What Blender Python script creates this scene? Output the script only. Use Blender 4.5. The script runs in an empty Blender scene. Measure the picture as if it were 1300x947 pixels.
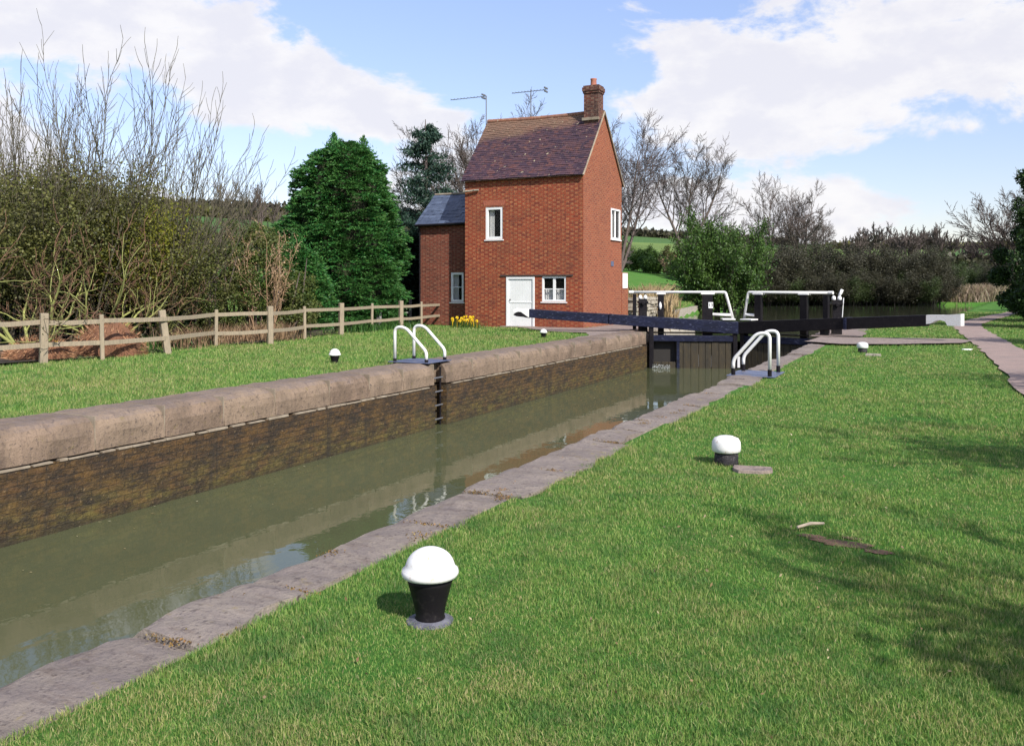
import bpy, bmesh, math, random
import numpy as np
from mathutils import Vector, Matrix, noise

C = bpy.context.scene
COL = C.collection
R = math.radians
F = 1130.0; CH = 1.6; HZ = 362.0; YAW = R(26.15)
cy, sy = math.cos(YAW), math.sin(YAW)

# ------------------------------------------------------------------ geometry of the view (used to measure real positions)
def V(px, d):
    lat = (px - 650) * d / F
    return Vector((lat*cy - d*sy, lat*sy + d*cy, 0))
def G(px, py, z=0.0):
    d = (CH - z) * F / (py - HZ)
    v = V(px, d); v.z = z
    return v
def on_line(px, A, D):
    """parameter along the ground line A + t*D seen at column px"""
    k = (px - 650) / F
    n = (cy + k*sy, sy - k*cy)          # lat - k*d = 0
    return -(n[0]*A[0] + n[1]*A[1]) / (n[0]*D[0] + n[1]*D[1])
def depth(X, Y): return -X*sy + Y*cy
def zat(py, X, Y): return CH - (py - HZ) * depth(X, Y) / F

# ------------------------------------------------------------------ mesh builder
class MB:
    def __init__(s): s.v = []; s.f = []; s.uv = {}
    def quad(s, a, b, c, d, uv=None):
        i = len(s.v); s.v += [a, b, c, d]
        if uv: s.uv[len(s.f)] = uv
        s.f.append((i, i+1, i+2, i+3))
    def poly(s, pts):
        i = len(s.v); s.v += [tuple(p) for p in pts]; s.f.append(tuple(range(i, i+len(pts))))
    def box(s, c, size, M=None, taper=None):
        x, y, z = size[0]/2, size[1]/2, size[2]/2
        pts = [Vector((sx*x, sy_*y, sz*z)) for sz in (-1, 1) for sx, sy_ in ((-1,-1),(1,-1),(1,1),(-1,1))]
        if taper:
            for p in pts[4:]: p.x *= taper; p.y *= taper
        if M is not None: pts = [M @ p for p in pts]
        c = Vector(c); i = len(s.v); s.v += [tuple(p + c) for p in pts]
        s.f += [(i,i+3,i+2,i+1),(i+4,i+5,i+6,i+7),(i,i+1,i+5,i+4),(i+1,i+2,i+6,i+5),(i+2,i+3,i+7,i+6),(i+3,i,i+4,i+7)]
    def box2(s, lo, hi): s.box([(a+b)/2 for a, b in zip(lo, hi)], [b-a for a, b in zip(lo, hi)])
    def hexa(s, p):   # 8 points: 4 bottom ccw, 4 top ccw
        i = len(s.v); s.v += [tuple(q) for q in p]
        s.f += [(i,i+3,i+2,i+1),(i+4,i+5,i+6,i+7),(i,i+1,i+5,i+4),(i+1,i+2,i+6,i+5),(i+2,i+3,i+7,i+6),(i+3,i,i+4,i+7)]
    def tube(s, pts, rad, n=6, cap=False):
        k = len(pts); base = len(s.v)
        prev = None
        for j in range(k):
            a = pts[max(0, j-1)]; b = pts[min(k-1, j+1)]
            t = (b - a)
            if t.length < 1e-9: t = Vector((0,0,1))
            t.normalize()
            if prev is None:
                r = Vector((1,0,0)) if abs(t.x) < .8 else Vector((0,1,0))
            else: r = prev
            u = r - t*r.dot(t)
            if u.length < 1e-6: u = t.orthogonal()
            u.normalize(); w = t.cross(u); prev = u
            rr = rad[j] if hasattr(rad, '__len__') else rad
            p = pts[j]
            for q in range(n):
                c_, s_ = CS[n][q]
                s.v.append((p.x + rr*(u.x*c_ + w.x*s_), p.y + rr*(u.y*c_ + w.y*s_), p.z + rr*(u.z*c_ + w.z*s_)))
        for j in range(k-1):
            o = base + j*n
            for q in range(n):
                q2 = (q+1) % n
                s.f.append((o+q, o+q2, o+n+q2, o+n+q))
        if cap:
            s.f.append(tuple(base + q for q in reversed(range(n))))
            s.f.append(tuple(base + (k-1)*n + q for q in range(n)))
    def lathe(s, prof, c=(0,0,0), n=24):
        base = len(s.v)
        for (r, z) in prof:
            for q in range(n):
                a = 2*math.pi*q/n
                s.v.append((c[0]+r*math.cos(a), c[1]+r*math.sin(a), c[2]+z))
        for j in range(len(prof)-1):
            o = base + j*n
            for q in range(n):
                q2 = (q+1) % n
                s.f.append((o+q, o+q2, o+n+q2, o+n+q))
        s.f.append(tuple(base+(len(prof)-1)*n+q for q in range(n)))
        s.f.append(tuple(base+q for q in reversed(range(n))))
CS = {n: [(math.cos(2*math.pi*q/n), math.sin(2*math.pi*q/n)) for q in range(n)] for n in range(3, 33)}

def tag(o, label=None, cat=None, group=None, kind=None):
    if label: o['label'] = label
    if cat: o['category'] = cat
    if group: o['group'] = group
    if kind: o['kind'] = kind
    return o
def box_uv(me):
    uvl = me.uv_layers.new(name='UVMap')
    n = len(me.loops)
    co = np.empty(len(me.vertices)*3, np.float32); me.vertices.foreach_get('co', co); co = co.reshape(-1, 3)
    vi = np.empty(n, np.int32); me.loops.foreach_get('vertex_index', vi)
    nr = np.empty(len(me.polygons)*3, np.float32); me.polygons.foreach_get('normal', nr); nr = nr.reshape(-1, 3)
    lt = np.empty(len(me.polygons), np.int32); me.polygons.foreach_get('loop_total', lt)
    nn = np.abs(np.repeat(nr, lt, axis=0)); p = co[vi]
    uv = np.empty((n, 2), np.float32)
    ax = nn.argmax(1)
    uv[:, 0] = np.where(ax == 0, p[:, 1], p[:, 0]); uv[:, 1] = np.where(ax == 2, p[:, 1], p[:, 2])
    uvl.data.foreach_set('uv', uv.ravel())
def build(name, mb, m, parent=None, world=True, smooth=False, bevel=0, uv=False, fix=False, label=None):
    me = bpy.data.meshes.new(name)
    me.from_pydata([tuple(v) for v in mb.v], [], mb.f)
    me.update()
    if fix:
        bm = bmesh.new(); bm.from_mesh(me); bmesh.ops.recalc_face_normals(bm, faces=bm.faces); bm.to_mesh(me); bm.free()
    if uv: box_uv(me)
    return link(name, me, m, parent, world, smooth, bevel, label)
def link(name, me, m, parent=None, world=True, smooth=False, bevel=0, label=None):
    if m: me.materials.append(m)
    if smooth: me.polygons.foreach_set('use_smooth', [True]*len(me.polygons))
    o = bpy.data.objects.new(name, me); COL.objects.link(o)
    if parent is not None:
        o.parent = parent
        if world:
            r = parent; M = Matrix.Identity(4)
            while r is not None:
                M = r.matrix_basis @ M; r = r.parent
            me.transform(M.inverted())
    if bevel:
        b = o.modifiers.new('bevel', 'BEVEL'); b.width = bevel; b.segments = 2; b.limit_method = 'ANGLE'; b.angle_limit = R(40)
    if label: o['label'] = label
    return o
def thing(name, label, cat, loc=(0,0,0), group=None, rz=0):
    o = bpy.data.objects.new(name, None); COL.objects.link(o); o.location = loc; o.rotation_euler.z = rz
    o.empty_display_size = .2
    return tag(o, label, cat, group)
def copy_tree(o, loc=None, rz=None, scale=None, label=None, parent=None):
    c = o.copy(); COL.objects.link(c)
    if parent is not None: c.parent = parent
    if loc is not None: c.location = loc
    if rz is not None: c.rotation_euler.z = rz
    if scale is not None: c.scale = scale
    if label: c['label'] = label
    for ch in list(o.children): copy_tree(ch, parent=c)
    return c
def np_mesh(name, V_, polys):
    """V_ (N,3); polys list of int arrays (M,k)"""
    me = bpy.data.meshes.new(name)
    me.vertices.add(len(V_)); me.vertices.foreach_set('co', np.ascontiguousarray(V_, np.float32).ravel())
    loops = np.concatenate([p.ravel() for p in polys]).astype(np.int32)
    tot = np.concatenate([np.full(len(p), p.shape[1], np.int32) for p in polys])
    start = np.concatenate([[0], np.cumsum(tot)[:-1]]).astype(np.int32)
    me.loops.add(len(loops)); me.loops.foreach_set('vertex_index', loops)
    me.polygons.add(len(tot)); me.polygons.foreach_set('loop_start', start); me.polygons.foreach_set('loop_total', tot)
    me.update(calc_edges=True)
    return me

# ------------------------------------------------------------------ materials
class NT:
    def __init__(s, tree): s.t = tree; s.n = tree.nodes; s.l = tree.links
    def node(s, t, **kw):
        n = s.n.new(t)
        for k, v in kw.items(): setattr(n, k, v)
        return n
    def set(s, sock, v):
        if hasattr(v, 'default_value') or hasattr(v, 'is_linked'): s.l.new(v, sock)
        else: sock.default_value = v
    def math(s, op, a, b=0.0, c=0.0, clamp=False):
        n = s.node('ShaderNodeMath', operation=op, use_clamp=clamp)
        s.set(n.inputs[0], a); s.set(n.inputs[1], b); s.set(n.inputs[2], c); return n.outputs[0]
    def mix(s, f, a, b, mode='MIX'):
        n = s.node('ShaderNodeMix', data_type='RGBA', blend_type=mode)
        s.set(n.inputs[0], f)
        s.set(n.inputs[6], c4(a)); s.set(n.inputs[7], c4(b)); return n.outputs[2]
    def noise(s, scale, vec=None, detail=4, rough=.6, dist=0, w=None):
        n = s.node('ShaderNodeTexNoise'); n.inputs['Scale'].default_value = scale; n.inputs['Detail'].default_value = detail
        n.inputs['Roughness'].default_value = rough; n.inputs['Distortion'].default_value = dist
        if vec is not None: s.l.new(vec, n.inputs['Vector'])
        return n.outputs[0]
    def ramp(s, f, stops, interp='LINEAR'):
        n = s.node('ShaderNodeValToRGB'); n.color_ramp.interpolation = interp
        e = n.color_ramp.elements
        while len(e) < len(stops): e.new(.5)
        for i, (p, c) in enumerate(stops):
            e[i].position = p; e[i].color = c4(c)
        s.l.new(f, n.inputs[0]); return n.outputs[0]
    def mr(s, f, a, b, c=0, d=1, smooth=False):
        n = s.node('ShaderNodeMapRange'); n.interpolation_type = 'SMOOTHSTEP' if smooth else 'LINEAR'
        s.l.new(f, n.inputs[0])
        for i, v in enumerate((a, b, c, d)): n.inputs[i+1].default_value = v
        return n.outputs[0]
    def coord(s, kind='Object', scale=None, rot=None):
        n = s.node('ShaderNodeTexCoord'); o = n.outputs[kind]
        if scale or rot:
            m = s.node('ShaderNodeMapping'); s.l.new(o, m.inputs[0])
            if scale: m.inputs['Scale'].default_value = scale
            if rot: m.inputs['Rotation'].default_value = rot
            o = m.outputs[0]
        return o
def c4(c):
    if isinstance(c, (tuple, list)) and len(c) == 3: return (*c, 1)
    return c
def new_mat(name):
    m = bpy.data.materials.new(name); m.use_nodes = True
    t = NT(m.node_tree); b = t.n['Principled BSDF']
    return m, t, b
def bump(t, b, h, strength=.5, dist=.01):
    n = t.node('ShaderNodeBump'); n.inputs['Strength'].default_value = strength; n.inputs['Distance'].default_value = dist
    t.l.new(h, n.inputs['Height']); t.l.new(n.outputs[0], b.inputs['Normal']); return n
def simple(name, c1, c2=None, scale=4, rough=.6, bs=30, bst=.3, bd=.005, coords='Object', spec=.5, stain=None, metallic=0, cscale=None):
    m, t, b = new_mat(name)
    co = t.coord(coords, cscale)
    c2 = c2 or tuple(x*.8 for x in c1)
    col = t.mix(t.mr(t.noise(scale, co, 6), .3, .7), c1, c2)
    if stain:
        col = t.mix(t.mr(t.noise(scale*2.7, co, 8, .7), .56, .68), col, stain)
    t.l.new(col, b.inputs['Base Color']); b.inputs['Roughness'].default_value = rough
    b.inputs['Specular IOR Level'].default_value = spec; b.inputs['Metallic'].default_value = metallic
    if bst: bump(t, b, t.noise(bs, co, 5), bst, bd)
    return m
def leafmat(name, cols, trans=.3, rough=.5, spec=.3, big=None, trcol=None):
    """cols list of colours picked per leaf"""
    m, t, b = new_mat(name)
    g = t.node('ShaderNodeNewGeometry')
    st = [((i+.5)/len(cols), c) for i, c in enumerate(cols)]
    col = t.ramp(g.outputs['Random Per Island'], st)
    if big:
        col = t.mix(t.mr(t.noise(big[0], t.coord('Object'), 3), .42, .62), col, t.mix(.6, col, big[1]))
    t.l.new(col, b.inputs['Base Color']); b.inputs['Roughness'].default_value = rough; b.inputs['Specular IOR Level'].default_value = spec
    if trans:
        tr = t.node('ShaderNodeBsdfTranslucent')
        t.l.new(t.mix(.5, col, trcol or cols[-1]), tr.inputs['Color'])
        mx = t.node('ShaderNodeMixShader'); mx.inputs[0].default_value = trans
        t.l.new(b.outputs[0], mx.inputs[1]); t.l.new(tr.outputs[0], mx.inputs[2])
        t.l.new(mx.outputs[0], t.n['Material Output'].inputs[0])
    return m

def brick_mat(name, ca, cb, cc, mortar, dark=(.1,.045,.03), w=.235, h=.078, ms=.006, stainy=.45):
    m, t, b = new_mat(name)
    uv = t.coord('UV')
    n = t.node('ShaderNodeTexBrick'); t.l.new(uv, n.inputs['Vector'])
    n.inputs['Scale'].default_value = 1; n.inputs['Brick Width'].default_value = w; n.inputs['Row Height'].default_value = h
    n.inputs['Mortar Size'].default_value = ms; n.inputs['Mortar Smooth'].default_value = .3; n.inputs['Bias'].default_value = -.1
    n.inputs['Color1'].default_value = (0,0,0,1); n.inputs['Color2'].default_value = (1,1,1,1); n.inputs['Mortar'].default_value = (.5,.5,.5,1)
    tone = t.ramp(n.outputs[0], [(0, cb), (.4, ca), (.9, ca), (1, cc)])
    su = t.node('ShaderNodeSeparateXYZ'); t.l.new(uv, su.inputs[0])
    par = t.math('MODULO', t.math('FLOOR', t.math('DIVIDE', t.math('ADD', su.outputs[1], 10*h), h)), 2)
    fr = t.math('FRACT', t.math('ADD', t.math('DIVIDE', t.math('ADD', su.outputs[0], 50.), 1.5*w), t.math('MULTIPLY', par, .5)))
    head = t.math('GREATER_THAN', fr, .667)
    tone = t.mix(t.math('MULTIPLY', head, t.mr(t.noise(3.3, uv, 4, .7), .35, .6)), tone, cc)
    big = t.mr(t.noise(.55, uv, 6, .65), .35, .68)
    tone = t.mix(t.math('MULTIPLY', big, stainy), tone, dark)
    tone = t.mix(t.math('MULTIPLY', t.mr(t.noise(9, uv, 4), .5, .75), .4), tone, cc)
    tone = t.mix(t.math('MULTIPLY', t.mr(t.noise(14, uv, 2, .5), .56, .68), .7), tone, dark)
    col = t.mix(n.outputs['Fac'], tone, mortar)
    t.l.new(col, b.inputs['Base Color']); b.inputs['Roughness'].default_value = .9; b.inputs['Specular IOR Level'].default_value = .2
    hgt = t.math('ADD', t.math('MULTIPLY', n.outputs['Fac'], -1), t.math('MULTIPLY', t.noise(30, uv, 4), .8))
    bump(t, b, hgt, .9, .012)
    return m

M = {}
M['brick'] = brick_mat('orange_red_brick', (.30,.058,.028), (.19,.036,.024), (.43,.17,.075), (.3,.15,.09), stainy=.42)
M['brick_gable'] = brick_mat('orange_red_brick_gable', (.29,.08,.04), (.22,.055,.032), (.33,.12,.06), (.33,.2,.13), stainy=.3)
M['brick_chimney'] = brick_mat('sooty_brick', (.2,.06,.04), (.1,.035,.03), (.33,.2,.14), (.2,.15,.12), dark=(.03,.02,.02), stainy=.9)
M['white'] = simple('white_paint', (.8,.8,.8), (.74,.74,.73), 3, .45, 40, .15, .002)
M['white_worn'] = simple('white_paint_worn', (.74,.73,.72), (.68,.67,.65), 13, .45, 50, .35, .003, stain=(.45,.30,.2))
M['rail_white'] = simple('rail_white_paint', (.76,.75,.73), (.7,.69,.66), 8, .35, 60, .1, .001)
M['black'] = simple('black_paint', (.008,.007,.009), (.014,.012,.014), 6, .45, 40, .3, .003, spec=.14, stain=(.03,.026,.026))
M['black_wood'] = simple('black_beam_paint', (.006,.007,.016), (.012,.015,.04), 5, .5, 26, .5, .006, spec=.2, stain=(.08,.09,.15), cscale=(.6,.6,2))
M['lintel'] = simple('dark_lintel_timber', (.05,.04,.035), None, 8, .8)
M['metal'] = simple('aerial_metal', (.22,.22,.23), None, 8, .5, metallic=.6)
M['stick'] = simple('bleached_stick', (.5,.4,.3), None, 12, .8)

def window_glass():
    m, t, b = new_mat('window_glass')
    b.inputs['Base Color'].default_value = (.02,.02,.02,1); b.inputs['Roughness'].default_value = .03
    tr = t.node('ShaderNodeBsdfTransparent'); mx = t.node('ShaderNodeMixShader'); mx.inputs[0].default_value = .8
    t.l.new(b.outputs[0], mx.inputs[1]); t.l.new(tr.outputs[0], mx.inputs[2]); t.l.new(mx.outputs[0], t.n['Material Output'].inputs[0])
    return m
M['glass'] = window_glass()
M['curtain'] = simple('net_curtain', (.82,.82,.8), (.8,.8,.78), 3, .9, bst=0)
M['interior'] = simple('painted_room_dark', (.025,.022,.02), None, 2, .9, bst=0)  # near black: gloom of the rooms and paddle opening put into the colour

def roof_tiles():
    m, t, b = new_mat('clay_roof_tiles')
    uv = t.coord('UV'); ob = t.coord('Object')
    n = t.node('ShaderNodeTexBrick'); t.l.new(uv, n.inputs['Vector'])
    n.inputs['Scale'].default_value = 1; n.inputs['Brick Width'].default_value = .17; n.inputs['Row Height'].default_value = .105
    n.inputs['Mortar Size'].default_value = .004; n.inputs['Bias'].default_value = 0
    n.inputs['Color1'].default_value = (0,0,0,1); n.inputs['Color2'].default_value = (1,1,1,1); n.inputs['Mortar'].default_value = (.2,.2,.2,1)
    tone = t.ramp(n.outputs[0], [(0, (.035,.02,.035)), (.45, (.062,.032,.045)), (.85, (.085,.04,.047)), (1, (.11,.045,.042))])
    # weathered orange-brown band near the ridge, lichen spots
    sep = t.node('ShaderNodeSeparateXYZ'); t.l.new(uv, sep.inputs[0])
    band = t.math('ADD', t.math('SUBTRACT', sep.outputs[1], t.math('MULTIPLY', sep.outputs[0], .17)), t.math('MULTIPLY', t.noise(.9, uv, 4), 1.6))
    tone = t.mix(t.math('MULTIPLY', t.mr(band, 2.75, 3.3, smooth=True), .75), tone, (.19,.115,.07))
    tone = t.mix(t.math('MULTIPLY', t.mr(t.noise(1.6, uv, 5), .55, .72), .6), tone, (.17,.07,.045))
    tone = t.mix(t.math('MULTIPLY', t.mr(t.noise(5, uv, 2), .685, .71), .8), tone, (.42,.36,.24))
    tone = t.mix(t.math('MULTIPLY', t.mr(t.noise(11, uv, 3), .64, .7), .6), tone, (.3,.2,.09))
    col = t.mix(n.outputs['Fac'], tone, (.02,.015,.015))
    t.l.new(col, b.inputs['Base Color']); b.inputs['Roughness'].default_value = .65; b.inputs['Specular IOR Level'].default_value = .4
    bump(t, b, t.math('ADD', t.math('MULTIPLY', n.outputs['Fac'], -1), t.noise(7, uv, 5)), .6, .015)
    return m
M['tiles'] = roof_tiles()
def slate():
    m, t, b = new_mat('blue_slate')
    uv = t.coord('UV')
    n = t.node('ShaderNodeTexBrick'); t.l.new(uv, n.inputs['Vector'])
    n.inputs['Scale'].default_value = 1; n.inputs['Brick Width'].default_value = .3; n.inputs['Row Height'].default_value = .2; n.inputs['Mortar Size'].default_value = .005
    n.inputs['Color1'].default_value = (.045,.06,.10,1); n.inputs['Color2'].default_value = (.085,.11,.17,1); n.inputs['Mortar'].default_value = (.02,.025,.04,1)
    t.l.new(n.outputs[0], b.inputs['Base Color']); b.inputs['Roughness'].default_value = .4
    bump(t, b, t.noise(6, uv, 4), .4, .01)
    return m
M['slate'] = slate()
M['ridge'] = simple('orange_ridge_tile', (.26,.105,.055), (.16,.08,.06), 3, .8, stain=(.4,.36,.26))
M['pot'] = simple('clay_pot', (.4,.15,.09), (.3,.11,.08), 6, .8)
M['mortar'] = simple('pale_mortar', (.33,.28,.21), (.17,.13,.09), 5, .9)
M['fence'] = simple('weathered_oak', (.34,.27,.185), (.22,.18,.13), 7, .85, 40, .8, .01, stain=(.2,.2,.12), cscale=(4,4,.7))
M['fence_grey'] = simple('grey_weathered_oak', (.3,.28,.27), (.2,.19,.18), 7, .85, 40, .8, .01, cscale=(4,4,.7))

def lock_wall_mat():
    m, t, b = new_mat('mossy_lock_brickwork')
    uv = t.coord('UV')
    sep = t.node('ShaderNodeSeparateXYZ'); t.l.new(uv, sep.inputs[0])
    n = t.node('ShaderNodeTexBrick'); t.l.new(uv, n.inputs['Vector'])
    n.inputs['Scale'].default_value = 1; n.inputs['Brick Width'].default_value = .23; n.inputs['Row Height'].default_value = .078; n.inputs['Mortar Size'].default_value = .006
    n.inputs['Color1'].default_value = (.085,.042,.016,1); n.inputs['Color2'].default_value = (.02,.014,.008,1); n.inputs['Mortar'].default_value = (.012,.009,.006,1)
    mp = t.node('ShaderNodeMapping'); t.l.new(uv, mp.inputs[0]); mp.inputs['Scale'].default_value = (.8,1.9,1)
    col = t.mix(t.math('MULTIPLY', t.mr(t.noise(1.9, mp.outputs[0], 10, .82), .42, .58), .9), n.outputs[0], (.125,.066,.014))
    low = t.mr(sep.outputs[1], -.6, -1.1)     # algae grows near the water line
    col = t.mix(t.math('MULTIPLY', t.math('MULTIPLY', low, t.mr(t.noise(3.2, mp.outputs[0], 7, .7), .38, .6)), .8), col, (.13,.11,.022))
    col = t.mix(t.math('MULTIPLY', t.mr(t.noise(3.6, mp.outputs[0], 11, .88), .46, .56), .85), col, (.016,.011,.006))
    col = t.mix(t.math('MULTIPLY', t.mr(t.noise(22, uv, 3, .6), .62, .7), .6), col, (.25,.17,.08))
    st = t.node('ShaderNodeMapping'); t.l.new(uv, st.inputs[0]); st.inputs['Scale'].default_value = (4,.25,1)
    col = t.mix(t.math('MULTIPLY', t.mr(t.noise(1.2, st.outputs[0], 5), .54, .66), .65), col, (.02,.016,.01))
    col = t.mix(t.math('MULTIPLY', n.outputs['Fac'], .35), col, (.012,.009,.006))
    wet = t.mr(t.math('ADD', sep.outputs[1], t.math('MULTIPLY', t.noise(2, uv, 5), .16)), -1.0, -1.07)
    col = t.mix(t.math('MULTIPLY', wet, .7), col, (.025,.02,.008))      # wet tide band at the water line
    t.l.new(col, b.inputs['Base Color']); b.inputs['Roughness'].default_value = .75
    h = t.math('ADD', t.math('MULTIPLY', n.outputs['Fac'], -.6), t.math('MULTIPLY', t.noise(11, uv, 6, .7), 1.6))
    bump(t, b, h, 1, .03)
    return m
M['lockwall'] = lock_wall_mat()
def stone_mat(name, a, b_, c, lich):
    m, t, b = new_mat(name)
    co = t.coord('Object'); oi = t.node('ShaderNodeObjectInfo')
    col = t.mix(t.mr(t.noise(2.2, co, 7, .65), .35, .65), a, b_)
    col = t.mix(t.math('MULTIPLY', oi.outputs['Random'], .5), col, c)
    col = t.mix(t.mr(t.noise(16, co, 5, .7), .57, .68), col, (.07,.055,.05))
    col = t.mix(t.math('MULTIPLY', t.mr(t.noise(40, co, 3, .6), .6, .68), .7), col, (.07,.06,.055))
    col = t.mix(t.math('MULTIPLY', t.mr(t.noise(7, co, 5, .7), .62, .70), .8), col, lich)
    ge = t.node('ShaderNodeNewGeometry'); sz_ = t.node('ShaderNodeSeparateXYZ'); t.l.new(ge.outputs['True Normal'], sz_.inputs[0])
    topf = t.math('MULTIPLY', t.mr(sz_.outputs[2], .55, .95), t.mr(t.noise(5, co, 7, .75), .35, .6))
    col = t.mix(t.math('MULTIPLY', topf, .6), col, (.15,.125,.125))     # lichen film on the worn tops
    dr_ = t.node('ShaderNodeMapping'); t.l.new(co, dr_.inputs[0]); dr_.inputs['Scale'].default_value = (3,9,.7)
    col = t.mix(t.math('MULTIPLY', t.mr(t.noise(1.3, dr_.outputs[0], 5, .7), .52, .68), .5), col, (.11,.08,.065))
    t.l.new(col, b.inputs['Base Color']); b.inputs['Roughness'].default_value = .9; b.inputs['Specular IOR Level'].default_value = .2
    bump(t, b, t.math('ADD', t.noise(8, co, 8, .7), t.math('MULTIPLY', t.noise(45, co, 4), .3)), .9, .03)
    return m
M['coping'] = stone_mat('pinkish_coping_stone', (.225,.16,.115), (.10,.072,.052), (.29,.22,.155), (.16,.13,.05))
M['coping_r'] = stone_mat('grey_coping_stone', (.245,.205,.175), (.15,.125,.11), (.31,.265,.22), (.24,.19,.07))
M['paving'] = stone_mat('worn_paving', (.3,.22,.18), (.22,.17,.15), (.33,.28,.25), (.2,.18,.1))
M['concrete'] = stone_mat('pale_edging', (.42,.38,.3), (.3,.27,.22), (.4,.36,.3), (.2,.2,.1))
def path_mat():
    m, t, b = new_mat('gravel_path')
    co = t.coord('Object')
    col = t.mix(t.mr(t.noise(1.5, co, 6), .35, .65), (.27,.19,.165), (.2,.15,.135))
    col = t.mix(t.mr(t.noise(60, co, 3, .7), .5, .7), col, (.37,.29,.25))
    t.l.new(col, b.inputs['Base Color']); b.inputs['Roughness'].default_value = .95
    bump(t, b, t.noise(50, co, 4, .7), .8, .02)
    return m
M['path'] = path_mat()
M['litter'] = simple('painted_shade_soil', (.045,.03,.02), (.025,.022,.012), 3, .95, 30, .9, .03)  # shade under the shrubs put into the soil colour
M['soil'] = simple('bare_soil', (.15,.08,.05), (.09,.055,.035), 5, .95, 40, .9, .02)

def ground_mat():
    m, t, b = new_mat('grassy_ground')
    co = t.coord('Object')
    sep = t.node('ShaderNodeSeparateXYZ'); t.l.new(co, sep.inputs[0])
    near = t.mix(t.mr(t.noise(.5, co, 8, .65), .35, .65), (.05,.16,.025), (.09,.19,.035))
    near = t.mix(t.math('MULTIPLY', t.mr(t.noise(14, co, 6, .7), .5, .68), .7), near, (.04,.07,.018))
    near = t.mix(t.math('MULTIPLY', t.mr(t.noise(30, co, 4, .7), .58, .66), .6), near, (.17,.17,.06))
    r = t.node('ShaderNodeVectorMath', operation='LENGTH'); t.l.new(co, r.inputs[0])
    d = t.mr(r.outputs['Value'], 110, 220, smooth=True)
    vor = t.node('ShaderNodeTexVoronoi'); vor.inputs['Scale'].default_value = .009; t.l.new(co, vor.inputs['Vector'])
    fields = t.ramp(vor.outputs['Color'], [(.1, (.065,.13,.04)), (.4, (.13,.19,.055)), (.6, (.08,.13,.045)), (.8, (.19,.19,.09))], 'CONSTANT')
    fields = t.mix(t.mr(t.noise(.05, co, 6), .4, .7), fields, t.mix(.4, fields, (.06,.09,.03)))
    col = t.mix(d, near, fields)
    t.l.new(col, b.inputs['Base Color']); b.inputs['Roughness'].default_value = .95; b.inputs['Specular IOR Level'].default_value = .1
    bump(t, b, t.noise(18, co, 6, .75), .9, .05)
    return m
M['ground'] = ground_mat()
def water_mat(name, c, rscale, bst, spec=.5, rough=.02):
    m, t, b = new_mat(name)
    co = t.coord('Object')
    col = t.mix(t.mr(t.noise(.35, co, 4), .3, .7), c, tuple(x*.8 for x in c))
    t.l.new(col, b.inputs['Base Color']); b.inputs['Roughness'].default_value = rough; b.inputs['IOR'].default_value = 1.33
    b.inputs['Specular IOR Level'].default_value = spec
    mp = t.node('ShaderNodeMapping'); t.l.new(co, mp.inputs[0]); mp.inputs['Scale'].default_value = (1,.7,1)
    h = t.math('ADD', t.noise(rscale, mp.outputs[0], 3, .5, .4), t.math('MULTIPLY', t.noise(rscale*4, mp.outputs[0], 2, .5), .25))
    bump(t, b, h, bst, .02)
    return m
M['water'] = water_mat('murky_lock_water', (.08,.088,.044), 2.2, .16)
M['pound'] = water_mat('dark_pound_water', (.045,.05,.03), 1.6, .5)
def blade_mat():
    m, t, b = new_mat('grass_blades')
    g = t.node('ShaderNodeNewGeometry'); co = t.coord('Object')
    lush = t.ramp(g.outputs['Random Per Island'], [(0,(.035,.125,.024)),(.3,(.11,.24,.05)),(.6,(.195,.335,.07)),(.87,(.30,.40,.10)),(.97,(.42,.38,.19))])
    dry = t.ramp(g.outputs['Random Per Island'], [(0,(.09,.17,.037)),(.35,(.19,.27,.06)),(.62,(.30,.34,.10)),(.82,(.45,.37,.19))])
    f = t.mr(t.math('ADD', t.math('MULTIPLY', t.noise(.35, co, 3), .45), t.math('MULTIPLY', t.noise(2.6, co, 6, .75), .55)), .44, .58)
    col = t.mix(f, lush, dry)
    col = t.mix(t.math('MULTIPLY', t.mr(t.noise(2.4, co, 6, .75), .5, .6), .75), col, t.mix(.55, col, (.015,.085,.035)))
    t.l.new(col, b.inputs['Base Color']); b.inputs['Roughness'].default_value = .55; b.inputs['Specular IOR Level'].default_value = .2
    tr = t.node('ShaderNodeBsdfTranslucent'); t.l.new(t.mix(.4, col, (.16,.3,.03)), tr.inputs[0])
    mx = t.node('ShaderNodeMixShader'); mx.inputs[0].default_value = .3
    t.l.new(b.outputs[0], mx.inputs[1]); t.l.new(tr.outputs[0], mx.inputs[2]); t.l.new(mx.outputs[0], t.n['Material Output'].inputs[0])
    return m
M['blade'] = blade_mat()

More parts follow.
